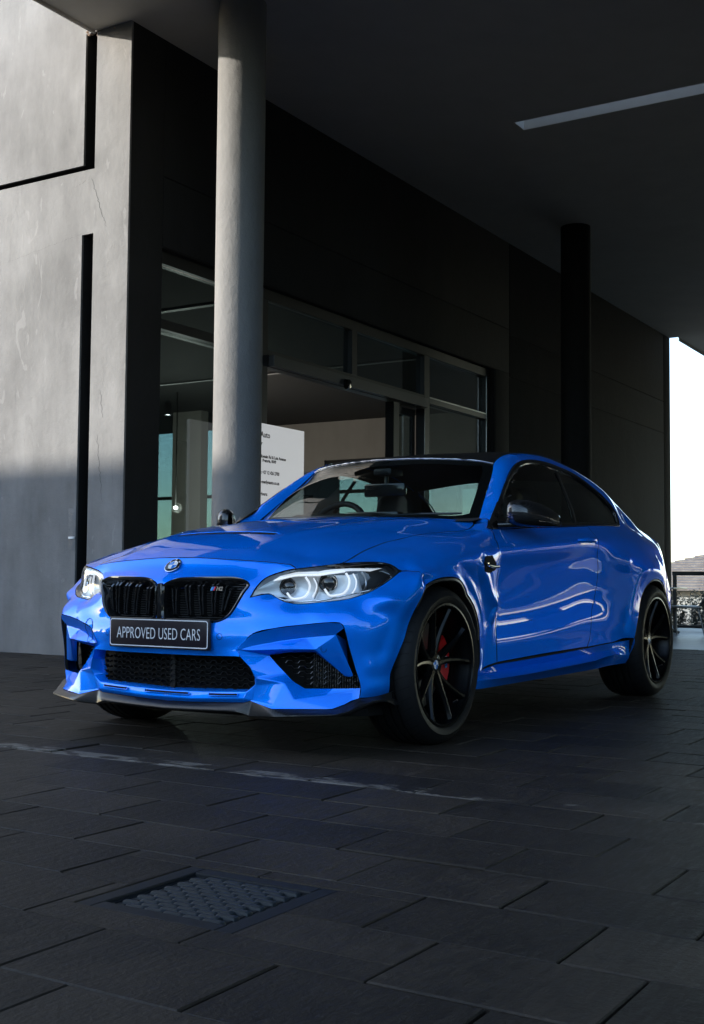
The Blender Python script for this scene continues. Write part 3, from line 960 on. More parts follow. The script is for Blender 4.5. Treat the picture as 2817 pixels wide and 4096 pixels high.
for i in range(nr):      # courses of tiles stepping up the hip roof
    t0, t1 = i / nr, (i + 1) / nr
    def ring(t, dz): 
        a = 4.9 * (1 - t) + 0.05; bb = 7.0 * (1 - t) + 2.4 * t
        return [(a, -bb, 4.05 + 1.55 * t + dz), (a, bb, 4.05 + 1.55 * t + dz), (-a - .3, bb, 4.05 + 1.55 * t + dz), (-a - .3, -bb, 4.05 + 1.55 * t + dz)]
    lo, hi = ring(t0, 0.05), ring(t1, 0.0)
    lo2 = ring(t0, 0.0)
    for k in range(4):
        k2 = (k + 1) % 4
        rf.add([lo2[k], lo2[k2], lo[k2], lo[k]], [(0, 1, 2, 3)])
        rf.add([lo[k], lo[k2], hi[k2], hi[k]], [(0, 1, 2, 3)])
rf.build('roof', M['tile'], hs)
# ================================================================== THE CAR
# local frame: origin on the ground under the front axle, +x forward, +y the car's left, +z up
CAR = empty('parked_car', (0, 0, 0), R(-0.79578))
tag(CAR, 'bright blue two door coupe with black carbon roof and black wheels parked under the canopy', 'car')

def crv(pts, step=0.01):
    """centripetal Catmull-Rom through pts, resampled"""
    P = np.asarray(pts, float)
    if len(P) == 2:
        n = max(2, int(np.linalg.norm(P[1] - P[0]) / step) + 1)
        return P[0] + (P[1] - P[0]) * np.linspace(0, 1, n)[:, None]
    Q = np.vstack([2 * P[0] - P[1], P, 2 * P[-1] - P[-2]])
    out = []
    for i in range(len(P) - 1):
        p0, p1, p2, p3 = Q[i:i + 4]
        t = [0.0]
        for a, b in ((p0, p1), (p1, p2), (p2, p3)):
            t.append(t[-1] + max(np.linalg.norm(b - a), 1e-6) ** 0.5)
        n = max(2, int(np.linalg.norm(p2 - p1) / step) + 1)
        u = np.linspace(t[1], t[2], n, endpoint=False)[:, None]
        a1 = (t[1] - u) / (t[1] - t[0]) * p0 + (u - t[0]) / (t[1] - t[0]) * p1
        a2 = (t[2] - u) / (t[2] - t[1]) * p1 + (u - t[1]) / (t[2] - t[1]) * p2
        a3 = (t[3] - u) / (t[3] - t[2]) * p2 + (u - t[2]) / (t[3] - t[2]) * p3
        b1 = (t[2] - u) / (t[2] - t[0]) * a1 + (u - t[0]) / (t[2] - t[0]) * a2
        b2 = (t[3] - u) / (t[3] - t[1]) * a2 + (u - t[1]) / (t[3] - t[1]) * a3
        out.append((t[2] - u) / (t[2] - t[1]) * b1 + (u - t[1]) / (t[2] - t[1]) * b2)
    out.append(P[-1:])
    return np.vstack(out)

class TPS:
    def __init__(s, X, v, lam=1e-4):
        X = np.asarray(X, float); n = len(X); d = X.shape[1]
        s.X = X
        K = s.k(X, X) + lam * np.eye(n)
        P = np.hstack([np.ones((n, 1)), X])
        A = np.block([[K, P], [P.T, np.zeros((d + 1, d + 1))]])
        v = np.asarray(v, float); v2 = v.reshape(n, -1)
        w = np.linalg.lstsq(A, np.vstack([v2, np.zeros((d + 1, v2.shape[1]))]), rcond=None)[0]
        s.w, s.a = w[:n], w[n:]
    @staticmethod
    def k(A, B):
        r2 = ((A[:, None] - B[None]) ** 2).sum(-1)
        return 0.5 * r2 * np.log(r2 + 1e-12)
    def __call__(s, Y):
        Y = np.asarray(Y, float)
        out = []
        for i in range(0, len(Y), 4000):
            y = Y[i:i + 4000]
            out.append(s.k(y, s.X) @ s.w + s.a[0] + y @ s.a[1:])
        return np.vstack(out)

    def grad(s, Y):
        """value and gradient in one pass"""
        Y = np.asarray(Y, float); v, g = [], []
        for i in range(0, len(Y), 2500):
            y = Y[i:i + 2500]
            r2 = (y ** 2).sum(1)[:, None] + (s.X ** 2).sum(1)[None] - 2 * y @ s.X.T
            r2 = np.maximum(r2, 0) + 1e-12
            lg = np.log(r2)
            v.append((0.5 * r2 * lg) @ s.w + s.a[0] + y @ s.a[1:])
            A = (lg + 1) * s.w[:, 0][None]
            g.append(y * A.sum(1)[:, None] - A @ s.X + s.a[1:, 0][None])
        return np.vstack(v)[:, 0], np.vstack(g)

class Belt:
    """star shaped skin round a closed core line inside the car: domain (s, a)"""
    ZC, KA = 0.45, 0.45
    def __init__(s, core):
        c = crv(core, 0.002)
        L = np.r_[0, np.cumsum(np.linalg.norm(np.diff(c, axis=0), axis=1))]
        n = 1400
        g = np.linspace(0, L[-1], n)
        q = np.stack([np.interp(g, L, c[:, i]) for i in (0, 1)], 1)
        # mirror at both ends, then smooth heavily so that the normals are clean
        m = 200
        q = np.vstack([q[m:0:-1] * (1, -1), q, q[-2:-m - 2:-1] * (1, -1)])
        for _ in range(900):
            q[1:-1] = (q[:-2] + 2 * q[1:-1] + q[2:]) / 4
        t = np.gradient(q, axis=0)
        q, t = q[m:m + n], t[m:m + n]
        q[0, 1] = q[-1, 1] = 0
        s.c = q
        s.g = np.r_[0, np.cumsum(np.linalg.norm(np.diff(q, axis=0), axis=1))]
        s.S = s.g[-1]
        t /= np.linalg.norm(t, axis=1)[:, None]
        # outward normal; travel goes front -> rear on the car's left
        s.n = np.stack([t[:, 1], -t[:, 0]], 1)
        s.n[0] = (1, 0); s.n[-1] = (-1, 0)
    def dom(s, P):
        P = np.atleast_2d(np.asarray(P, float))
        out = np.zeros((len(P), 3))
        for i, p in enumerate(P):
            # solve for the core sample whose normal line passes through p
            q = p[:2] - s.c
            cr = q[:, 0] * s.n[:, 1] - q[:, 1] * s.n[:, 0]
            dt = (q * s.n).sum(1)
            cr = np.where(dt > 0, cr, np.nan)
            sg = np.where(np.sign(cr[:-1]) * np.sign(cr[1:]) <= 0)[0]
            if len(sg) == 0:
                j = int(np.nanargmin(np.abs(cr))); ss = s.g[j]
            else:
                j = min(sg, key=lambda k: dt[k]); den = cr[j] - cr[j + 1]
                f = cr[j] / den if abs(den) > 1e-12 else 0.0
                ss = s.g[j] + f * (s.g[j + 1] - s.g[j])
            n = np.array([np.interp(ss, s.g, s.n[:, 0]), np.interp(ss, s.g, s.n[:, 1])]); n /= np.linalg.norm(n)
            c = np.array([np.interp(ss, s.g, s.c[:, 0]), np.interp(ss, s.g, s.c[:, 1])])
            off = (p[:2] - c) @ n; dz = p[2] - s.ZC
            out[i] = (ss, math.atan2(dz, off) * s.KA, math.hypot(off, dz))
        return out
    def fit(s, P, lam):
        D = s.dom(P)
        a = D[D[:, 0] < 0.5].copy(); a[:, 0] *= -1
        a = a[a[:, 0] < -0.01]
        b = D[D[:, 0] > s.S - 0.5].copy(); b[:, 0] = 2 * s.S - b[:, 0]; b = b[b[:, 0] > s.S + 0.01]
        A = np.vstack([D, a, b])
        s.t = TPS(A[:, :2], A[:, 2], lam)
        s.ext = []
        return s
    def pos(s, U, off=0.0):
        U = np.asarray(U, float)
        r = s.t(U)[:, 0]
        for fn in s.ext: r = r + fn(U)
        return s.place(U, r + off)
    def place(s, U, r):
        ss = U[:, 0]; sg = np.sign(ss); sa = np.abs(ss)
        sa = np.where(sa > s.S, 2 * s.S - sa, sa)
        n = np.stack([np.interp(sa, s.g, s.n[:, 0]), np.interp(sa, s.g, s.n[:, 1])], 1); n /= np.linalg.norm(n, axis=1)[:, None]
        c = np.stack([np.interp(sa, s.g, s.c[:, 0]), np.interp(sa, s.g, s.c[:, 1])], 1)
        th = U[:, 1] / s.KA
        xy = c + n * (r * np.cos(th))[:, None]
        neg = (ss < 0) | (ss > s.S)
        xy[neg, 1] *= -1
        return np.column_stack([xy, s.ZC + r * np.sin(th)])
    def nrm(s, U, h=2e-3):
        U = np.asarray(U, float)
        r, g = s.t.grad(U)
        d = []
        for k in (0, 1):
            e = np.zeros(2); e[k] = h
            q = []
            for sg in (1, -1):
                x = 0.0
                for fn in s.ext: x = x + fn(U + sg * e)
                q.append(s.place(U + sg * e, r + sg * h * g[:, k] + x))
            d.append(q[0] - q[1])
        n = np.cross(d[0], d[1]); n /= np.linalg.norm(n, axis=1)[:, None] + 1e-12
        return n
    def snap(s, P, off=0.0):
        U = s.dom(P)[:, :2]
        p = s.pos(U)
        return p + s.nrm(U) * off if off else p

class Sheet:
    """height field z = f(x, y) (mirror symmetric)"""
    def __init__(s, P, lam, ax=(0, 1, 2)):
        P = np.asarray(P, float); s.ax = ax
        m = P.copy(); m[:, 1] *= -1; m = m[np.abs(m[:, 1]) > 1e-4]
        A = np.vstack([P, m])
        s.t = TPS(A[:, ax[:2]], A[:, ax[2]], lam)
    def dom(s, P):
        return np.atleast_2d(np.asarray(P, float))[:, s.ax[:2]]
    def pos(s, U):
        U = np.asarray(U, float); o = np.zeros((len(U), 3))
        o[:, s.ax[0]] = U[:, 0]; o[:, s.ax[1]] = U[:, 1]; o[:, s.ax[2]] = s.t(U)[:, 0]
        return o
    def nrm(s, U, h=2e-3):
        a = s.pos(U + (h, 0)) - s.pos(U - (h, 0)); b = s.pos(U + (0, h)) - s.pos(U - (0, h))
        n = np.cross(a, b); n /= np.linalg.norm(n, axis=1)[:, None]
        k = s.ax[2]
        n[n[:, k] < 0] *= -1
        return n

def inside(P, loops):
    c = np.zeros(len(P), bool)
    x, y = P[:, 0], P[:, 1]
    for L in loops:
        A, B = L, np.roll(L, -1, 0)
        for i in range(0, len(P), 5000):
            px, py = x[i:i + 5000, None], y[i:i + 5000, None]
            cond = (A[None, :, 1] > py) != (B[None, :, 1] > py)
            with np.errstate(divide='ignore', invalid='ignore'):
                xi = A[None, :, 0] + (py - A[None, :, 1]) / (B[None, :, 1] - A[None, :, 1]) * (B[None, :, 0] - A[None, :, 0])
            c[i:i + 5000] ^= ((cond & (px < xi)).sum(1) % 2).astype(bool)
    return c

def thin(L, step):
    """drop points closer than step along a closed loop, keep corners"""
    keep = [0]
    for i in range(1, len(L)):
        if np.linalg.norm(L[i] - L[keep[-1]]) >= step: keep.append(i)
    if len(keep) > 2 and np.linalg.norm(L[keep[-1]] - L[0]) < step * 0.6: keep.pop()
    return L[keep]

def inset(L, d, hole=False, sym=None):
    A = np.roll(L, 1, 0); B = np.roll(L, -1, 0)
    e1 = L - A; e2 = B - L
    area = 0.5 * np.sum(L[:, 0] * B[:, 1] - B[:, 0] * L[:, 1])
    sg = 1 if area > 0 else -1
    if hole: sg = -sg
    def nn(e): 
        n = np.stack([-e[:, 1], e[:, 0]], 1); return n / (np.linalg.norm(n, axis=1)[:, None] + 1e-12)
    n = nn(e1) + nn(e2); ln = np.linalg.norm(n, axis=1)[:, None]
    n = n / np.maximum(ln, 0.6) 
    o = L + n * d * sg
    if sym is not None:
        for val in sym:
            k = np.abs(L[:, 0 if sym is not None and len(sym) else 0] - val) < 1e-4
            o[k] = L[k]
    return o

def inset_phys(surf, D, d, hole=False):
    o = inset(D, 1e-3, hole)
    v = o - D
    ln = np.linalg.norm(v, axis=1)[:, None] + 1e-12
    u = v / ln
    h = 2e-3
    m = np.linalg.norm(surf.pos(D + u * h) - surf.pos(D), axis=1)[:, None] / h
    return D + u * np.minimum(ln / 1e-3, 1.6) * d / np.maximum(m, .3)

def cdt_panel(surf, loops3, spacing, name, mat, parent, gap=0.002, holes3=(), both='merge', flange=0.012, symx=None, off=0.0, step=None, fn=None):
    """panel cut out of a smooth skin along closed 3-D outlines; edges turned in so gaps have depth"""
    step = step or spacing * 0.8
    loops = []
    for k, L3 in enumerate([loops3] + list(holes3)):
        D = surf.dom(L3)[:, :2]
        if symx is not None:
            for val in symx: D[np.abs(D[:, symx_axis(surf)] - val) < 4e-3, symx_axis(surf)] = val
        D = thin(D, step)
        loops.append(D)
    ins = []
    for k, D in enumerate(loops):
        o = inset_phys(surf, D, gap, k > 0)
        if symx is not None:
            ax = symx_axis(surf)
            for val in symx:
                m = np.abs(D[:, ax] - val) < 1e-6
                o[m] = D[m]
                o[m, 1 - ax] = inset(D, gap, k > 0)[m, 1 - ax]
        ins.append(o)
    loops = ins
    allb = np.vstack(loops)
    lo, hi = loops[0].min(0), loops[0].max(0)
    gx, gy = np.arange(lo[0], hi[0], spacing), np.arange(lo[1], hi[1], spacing * 0.866)
    X, Y = np.meshgrid(gx, gy); X = X + (np.arange(len(gy)) % 2)[:, None] * spacing / 2
    G = np.column_stack([X.ravel(), Y.ravel()])
    G = G[inside(G, loops)]
    d = np.full(len(G), 1e9)
    for i in range(0, len(G), 4000):
        d[i:i + 4000] = np.sqrt(((G[i:i + 4000, None] - allb[None]) ** 2).sum(-1).min(1))
    G = G[d > spacing * 0.62]
    V = np.vstack([allb, G])
    E, n0 = [], 0
    for L in loops:
        E += [(n0 + i, n0 + (i + 1) % len(L)) for i in range(len(L))]; n0 += len(L)
    vo, eo, fo, ov, oe, of = delaunay_2d_cdt([Vector(p) for p in V], E, [], 0, 1e-7)
    U = np.array([tuple(p) for p in vo]); F = np.array([f for f in fo if len(f) == 3])
    cen = U[F].mean(1)
    F = F[inside(cen, loops)]
    P = surf.pos(U); N = surf.nrm(U)
    if off: P = P + N * off
    if fn is not None: P, N = fn(U, P, N)
    # orient
    fn_ = np.cross(P[F[:, 1]] - P[F[:, 0]], P[F[:, 2]] - P[F[:, 0]])
    bad = (fn_ * N[F[:, 0]]).sum(1) < 0
    F[bad] = F[bad][:, ::-1]
    verts, norms, faces = [P], [N], [F.tolist()]
    nb = len(P)
    if flange:
        edge_dir = {}
        for f in F:
            for a, b in ((f[0], f[1]), (f[1], f[2]), (f[2], f[0])):
                edge_dir[(a, b)] = edge_dir.get((a, b), 0) + 1
        be = [(a, b) for (a, b) in edge_dir if (b, a) not in edge_dir]
        if symx is not None:
            ax = symx_axis(surf)
            be = [(a, b) for a, b in be if not any(abs(U[a, ax] - v) < 1e-6 and abs(U[b, ax] - v) < 1e-6 for v in symx)]
        idx = sorted({i for e in be for i in e}); mp = {i: k for k, i in enumerate(idx)}
        T = np.zeros((len(idx), 3))
        for a, b in be:
            t = P[b] - P[a]; T[mp[a]] += t; T[mp[b]] += t
        side = np.cross(T, N[idx]); side /= np.linalg.norm(side, axis=1)[:, None] + 1e-9
        rim = (N[idx] * 0.75 + side * 0.65)
        A0 = P[idx] + side * 0.0003 - N[idx] * 0.0003
        A1 = P[idx] - N[idx] * flange + side * 0.0008
        verts += [A0, A1]; norms += [rim, side]
        m = len(idx)
        faces.append([(a, nb + mp[a], nb + mp[b]) for a, b in be] + [(a, nb + mp[b], b) for a, b in be])
        faces.append([(nb + mp[a], nb + m + mp[a], nb + m + mp[b], nb + mp[b]) for a, b in be])
    V3 = np.vstack(verts); N3 = np.vstack(norms); F3 = [tuple(f) for q in faces for f in q]
    fm = [0] * (len(F3) - (len(faces[-1]) if flange else 0)) + ([1] * len(faces[-1]) if flange else [])
    mm = [mat, M['matt_black']] if flange else [mat]  # turned-in edges coloured black so the gaps read as shaded
    def mir(V, N, Fc):
        return V * (1, -1, 1), N * (1, -1, 1), [tuple(reversed(f)) for f in Fc]
    if both == 'merge':
        v2, n2, f2 = mir(V3, N3, F3); k = len(V3)
        return mobj(name, np.vstack([V3, v2]), F3 + [tuple(i + k for i in f) for f in f2], mat, parent, normals=np.vstack([N3, n2]), mats=mm, fmat=fm + fm)
    a = mobj(name, V3, F3, mat, parent, normals=N3, mats=mm, fmat=fm)
    if both == 'pair':
        v2, n2, f2 = mir(V3, N3, F3)
        return a, mobj(name, v2, f2, mat, parent, normals=n2, mats=mm, fmat=fm)
    return a

def symx_axis(surf):
    return 0 if isinstance(surf, Belt) else 1

def warp(P):
    """fuller front corner: the lamp and the wing crown stand further out than the first survey had them"""
    P = np.array(P, float).reshape(-1, 3)
    t = np.interp(P[:, 0], [.05, .12, .19, .245, .331, .376, .43, .505, .575, .602], [0, .002, .018, .038, .056, .068, .074, .056, .012, 0])
    z = np.interp(P[:, 2], [.505, .53, .56, .585, .60], [0, .25, .6, .85, 1])
    y = np.interp(np.abs(P[:, 1]), [.50, .60], [0, 1])
    k = t * z * y
    P[:, 0] += k * .843; P[:, 1] += np.sign(P[:, 1]) * k * .534
    return P

# ------------------------------------------------------------------ skin control points (left half)
CORE = [(0.30, 0), (0.285, 0.11), (0.22, 0.23), (0.08, 0.34), (-0.15, 0.41), (-0.6, 0.445), (-1.3, 0.45), (-2.2, 0.44), (-2.7, 0.40),
        (-2.98, 0.28), (-3.11, 0.13), (-3.14, 0)]
SKIN = [
 # nose, centre section
 (.645,0,.76),(.640,.1,.759),(.632,.2,.754),(.612,.33,.747),(.592,.42,.741),(.57,.507,.732),
 (.668,0,.726),(.662,.15,.721),(.648,.28,.714),(.620,.40,.711),
 (.708,0,.690),(.702,.15,.688),(.686,.27,.685),(.658,.37,.681),(.632,.42,.679),
 (.746,0,.650),(.740,.15,.652),(.722,.27,.652),(.692,.36,.648),(.669,.39,.640),
 (.752,0,.59),(.744,.18,.59),(.722,.30,.59),(.680,.39,.602),
 (.752,0,.515),(.746,.18,.513),(.722,.29,.51),(.705,.35,.52),(.690,.40,.55),
 (.748,0,.45),(.744,.2,.45),(.738,.296,.45),(.720,.36,.455),
 (.742,0,.40),(.736,.2,.40),(.728,.3,.405),(.715,.377,.402),(.735,0,.371),(.73,.2,.371),(.722,.383,.375),
 (.70,.414,.472),(.67,.511,.486),(.622,.608,.500),(.59,.702,.510),(.557,.746,.510),
 (.678,.45,.515),(.650,.52,.53),(.612,.60,.535),(.570,.68,.545),
 # headlamp band
 (.672,.392,.600),(.618,.45,.615),(.622,.48,.605),(.615,.505,.591),(.601,.531,.583),(.575,.56,.58),(.505,.63,.589),(.43,.69,.601),(.376,.75,.627),(.331,.78,.654),(.297,.80,.678),(.245,.815,.71),
 (.659,.41,.641),(.625,.43,.678),(.598,.475,.700),(.574,.54,.715),(.492,.59,.726),(.403,.65,.739),(.345,.715,.744),(.291,.762,.743),(.261,.79,.735),
 (.560,.545,.66),(.480,.615,.66),(.40,.69,.68),
 # bumper side
 (.489,.785,.26),(.51,.772,.34),(.535,.76,.42),(.500,.772,.222),(.451,.80,.222),(.40,.822,.228),
 (.46,.812,.26),(.465,.815,.34),(.48,.808,.42),(.49,.800,.51),(.42,.845,.51),(.415,.838,.40),(.41,.832,.30),
 (.353,.832,.236),(.364,.845,.31),(.345,.866,.38),(.317,.882,.45),(.296,.888,.51),(.264,.890,.569),(.213,.905,.645),
 (.40,.835,.25),(.385,.852,.40),(.363,.868,.47),(.335,.872,.545),(.272,.885,.621),(.226,.900,.673),
 (.219,.84,.71),(.19,.88,.673),(.30,.845,.655),(.36,.835,.60),
 # front arch and fender
 (.122,.920,.679),(.05,.925,.687),(-.05,.922,.684),(-.13,.908,.662),(-.203,.890,.616),(-.285,.885,.556),(-.335,.880,.485),(-.353,.875,.418),(-.365,.870,.315),(-.345,.836,.21),
 (.078,.905,.720),(-.01,.907,.722),(-.091,.905,.712),(-.2,.893,.676),(-.29,.885,.622),(-.355,.877,.557),(-.395,.868,.49),(-.412,.864,.42),(-.412,.858,.33),(-.40,.838,.22),
 (-.053,.912,.735),(-.182,.908,.763),(-.305,.903,.785),(-.338,.900,.791),(.06,.90,.745),(.14,.875,.745),
 (-.315,.898,.768),(-.323,.897,.728),(-.39,.888,.673),(-.458,.879,.604),(-.524,.871,.564),(-.514,.866,.536),(-.484,.862,.484),
 (-.36,.880,.655),(-.42,.868,.565),(-.455,.860,.50),(-.48,.858,.40),(-.47,.855,.30),(-.55,.868,.60),
 (-.59,.76,.918),(-.66,.73,.945),
 # rear
 (-2.313,.838,.216),(-2.25,.85,.23),(-2.97,.870,.70),(-3.0,.865,.60),(-2.9,.872,.80),(-2.75,.890,.82),
 (-3.01,.815,.88),(-3.05,.83,.80),(-3.08,.835,.70),(-3.12,.838,.60),(-3.06,.855,.50),(-3.02,.85,.34),(-3.01,.83,.22),
 (-3.10,.77,.935),(-3.24,.755,.82),(-3.30,.77,.70),(-3.30,.79,.60),(-3.28,.79,.45),(-3.25,.77,.25),
 (-3.30,.64,.955),(-3.42,.62,.85),(-3.50,.60,.62),(-3.48,.60,.40),(-3.44,.58,.25),
 (-3.48,.36,.975),(-3.54,.36,.85),(-3.62,.34,.62),(-3.60,.34,.40),(-3.55,.34,.25),
 (-3.53,0,.985),(-3.58,0,.85),(-3.66,0,.62),(-3.64,0,.40),(-3.60,0,.25),
 (-.72,.74,.963),(-2.353,.79,1.019),(-2.5,.742,1.07),(-2.62,.735,1.04),
]

def rows(step, *lists):
    for L in lists:
        SKIN.extend(tuple(p) for p in crv(L, step))
# door and quarter lofted along x so the flanks stay fair between the stations
def flank(belt, up, cr, zr, dy=0.0, low=.8555):
    y = lambda v: v + dy
    return [belt, up, cr, (y(.8705 - .004 * (zr - .4) / .08), zr + .365), (y(.8585), zr + .285), (y(.8525), zr + .22), (y(.8497), zr + .175), (y(.8487), zr + .142), (y(.8488), zr + .112), (y(.8500), zr + .082), (y(.8523), zr + .052), (y(.8552), zr + .024), (y(.8572), zr), (y(.8574), zr - .022), (low, .315), (low, .25)]
ST = {
 -.56: flank((.805,.913),(.847,.866),(.880,.812),.40,.0060,.8615),
 -.75: flank((.80,.922),(.848,.875),(.879,.826),.405,.003,.8585),
 -1.05: flank((.803,.940),(.848,.893),(.877,.846),.420),
 -1.35: flank((.806,.956),(.848,.910),(.874,.866),.445,-.001),
 -1.65: flank((.809,.973),(.847,.928),(.871,.885),.475,-.001,.8545),
 -1.85: [(.811,.985),(.847,.936),(.871,.888),(.867,.83),(.860,.75),(.8555,.69),(.8525,.655),(.8515,.62),(.8515,.59),(.852,.56),(.8535,.535),(.8555,.51),(.857,.48),(.857,.45),(.856,.335),(.855,.25)],
 -2.05: [(.811,.993),(.852,.935),(.876,.872),(.884,.81),(.879,.74),(.873,.68),(.870,.645),(.868,.61),(.866,.575),(.865,.545),(.864,.52),(.863,.495),(.862,.465),(.861,.435),(.857,.340),(.852,.24)],
 -2.20: [(.807,.999),(.857,.927),(.885,.858),(.902,.797),(.897,.73),(.893,.67),(.890,.635),(.887,.60),(.885,.57),(.883,.54),(.881,.515),(.879,.49),(.877,.465),(.875,.435),(.866,.345),(.850,.23)],
}
xk = sorted(ST, reverse=True)
for j in range(16):
    rows(0.024, [(x, ST[x][j][0], ST[x][j][1]) for x in xk])
rows(0.024, [(-2.2,.807,.999),(-2.5,.798,.993),(-2.75,.782,.978),(-2.95,.768,.958)], [(-2.2,.857,.927),(-2.5,.860,.915),(-2.75,.850,.903),(-2.92,.832,.897)], [(-2.2,.885,.858),(-2.47,.897,.84),(-2.7,.887,.825),(-2.95,.858,.815)])
# cabin side
rows(0.024, [(-.75,.775,.99),(-1.0,.780,1.012),(-1.3,.783,1.03),(-1.6,.785,1.043),(-1.9,.785,1.05),(-2.15,.779,1.053),(-2.34,.775,1.05)],
     [(-.92,.725,1.085),(-1.2,.735,1.115),(-1.5,.739,1.13),(-1.8,.740,1.137),(-2.05,.738,1.135),(-2.30,.733,1.128)],
     [(-1.06,.683,1.18),(-1.3,.689,1.215),(-1.6,.690,1.23),(-1.85,.690,1.225),(-2.1,.698,1.20)],
     [(-.884,.720,1.083),(-1.023,.685,1.171),(-1.141,.657,1.237),(-1.249,.640,1.283),(-1.419,.630,1.317),(-1.625,.630,1.325),(-1.831,.635,1.313),(-2.025,.648,1.287),(-2.16,.678,1.239),(-2.318,.717,1.166),(-2.39,.757,1.086)],
     [(-.753,.668,.966),(-.917,.622,1.088),(-1.031,.592,1.171),(-1.11,.570,1.235),(-1.16,.551,1.278),(-1.234,.548,1.315),(-1.33,.548,1.342),(-1.456,.552,1.358),(-1.587,.557,1.368),(-1.776,.565,1.370),(-1.976,.575,1.354),(-2.169,.588,1.325),(-2.367,.602,1.280),(-2.56,.618,1.215),(-2.72,.640,1.140),(-2.86,.668,1.065),(-2.95,.705,1.010),(-3.04,.74,.968)],
     [(-1.33,.600,1.332),(-1.587,.605,1.347),(-1.8,.608,1.343),(-2.0,.618,1.322),(-2.2,.645,1.28),(-2.4,.68,1.215),(-2.6,.70,1.125),(-2.75,.72,1.06)])
# front wing
rows(0.024, [(.403,.645,.739),(.351,.648,.757),(.271,.655,.788),(.19,.665,.813),(.12,.675,.832),(.03,.685,.847),(-.087,.70,.868),(-.281,.71,.888),(-.499,.715,.906),(-.58,.712,.918)],
     [(.31,.715,.757),(.22,.742,.785),(.08,.770,.817),(-.05,.783,.843),(-.2,.79,.864),(-.35,.792,.880),(-.48,.79,.894),(-.57,.785,.908)],
     [(.25,.790,.750),(.17,.835,.770),(.05,.860,.795),(-.1,.866,.819),(-.25,.866,.838),(-.40,.860,.852),(-.55,.850,.866)],
     [(.19,.868,.728),(.12,.892,.735),(.06,.903,.738),(-.053,.910,.744),(-.182,.908,.763),(-.305,.902,.785),(-.338,.899,.791),(-.54,.880,.812)],
     [(.213,.905,.645),(.122,.920,.679),(.05,.925,.687),(-.05,.922,.684),(-.13,.908,.662),(-.203,.892,.616),(-.285,.886,.556),(-.335,.880,.485),(-.353,.875,.418),(-.365,.870,.315)],
     [(.226,.898,.690),(.15,.903,.712),(.078,.905,.722),(-.01,.907,.724),(-.091,.904,.714),(-.2,.893,.680),(-.29,.885,.626),(-.355,.877,.557),(-.395,.868,.49),(-.412,.864,.42),(-.412,.858,.33)])
# nose rows
rows(0.024, [(.645,0,.76),(.640,.1,.759),(.632,.2,.754),(.612,.33,.747),(.592,.42,.741),(.57,.507,.732)],
     [(.668,0,.726),(.662,.15,.721),(.648,.28,.714),(.620,.40,.711)], [(.708,0,.690),(.702,.15,.688),(.686,.27,.685),(.658,.37,.681)],
     [(.752,0,.59),(.744,.18,.59),(.722,.30,.59),(.680,.39,.602)], [(.752,0,.515),(.746,.18,.513),(.722,.29,.51),(.705,.35,.52)],
     [(.748,0,.45),(.744,.2,.45),(.736,.296,.45),(.718,.36,.455)], [(.742,0,.40),(.736,.2,.40),(.728,.3,.401),(.715,.377,.402)], [(.735,0,.371),(.73,.2,.371),(.722,.383,.375)],
     [(.715,.377,.402),(.70,.424,.462),(.67,.511,.486),(.622,.608,.500),(.59,.702,.510),(.560,.744,.510)],
     [(.678,.45,.515),(.650,.52,.532),(.612,.60,.54),(.572,.68,.547),(.52,.735,.55),(.46,.772,.55),(.40,.815,.55)],
     [(.601,.531,.583),(.575,.56,.58),(.505,.63,.589),(.43,.69,.601),(.376,.75,.627),(.331,.78,.654),(.297,.80,.678),(.245,.815,.71)],
     [(.574,.54,.715),(.530,.568,.721),(.492,.59,.726),(.445,.622,.733),(.403,.645,.739)],
     [(.403,.645,.739),(.345,.715,.744),(.310,.745,.744),(.291,.765,.742),(.265,.79,.733),(.245,.815,.71)])
# rear quarter arch
rows(0.024, [(-2.297,.876,.29),(-2.295,.900,.363),(-2.325,.910,.47),(-2.384,.905,.573),(-2.458,.905,.639),(-2.56,.915,.689),(-2.655,.917,.697),(-2.76,.911,.68),(-2.85,.902,.632),(-2.93,.890,.565)],
     [(-2.235,.888,.38),(-2.25,.897,.50),(-2.29,.903,.61),(-2.36,.911,.70),(-2.43,.918,.738),(-2.52,.922,.748),(-2.62,.922,.748),(-2.74,.914,.725),(-2.86,.902,.672)])
# thin out near-duplicates so rows and single points do not fight
_k = {}
_out = []
for p in [tuple(q) for q in warp(SKIN)]:
    q = tuple(int(round(c / 0.015)) for c in p)
    if q in _k: continue
    _k[q] = 1; _out.append(p)
SKIN = _out
BELT = Belt(CORE).fit(SKIN, 6e-5)

# sharp feature lines pressed into the skin: (polyline, height, half width)
def seg_dist(U, L):
    best = np.full(len(U), 1e9); tt = np.zeros(len(U))
    n = len(L) - 1
    for i in range(n):
        a, b = L[i], L[i + 1]; ab = b - a
        t = np.clip(((U - a) @ ab) / (ab @ ab + 1e-12), 0, 1)
        d = np.linalg.norm(U - a - t[:, None] * ab, axis=1)
        m = d < best
        best[m] = d[m]; tt[m] = (i + t[m]) / n
    return best, tt
def ridge(pts, h, w, fade=0.15):
    L = BELT.dom(crv(pts, 0.03))[:, :2]
    def fn(U):
        d, t = seg_dist(U, L)
        k = np.clip(1 - d / w, 0, 1) 
        f = np.clip(t / fade, 0, 1) * np.clip((1 - t) / fade, 0, 1) if fade else 1.0
        return h * (1 - (1 - k) ** 2) ** 2 * f
    BELT.ext.append(fn)
ridge([(.06,.91,.728),(-.053,.912,.737),(-.182,.908,.763),(-.305,.903,.785),(-.53,.880,.812),(-1.0,.878,.843),(-1.4,.873,.870),(-1.75,.869,.890)], 0.006, 0.05, 0.12)
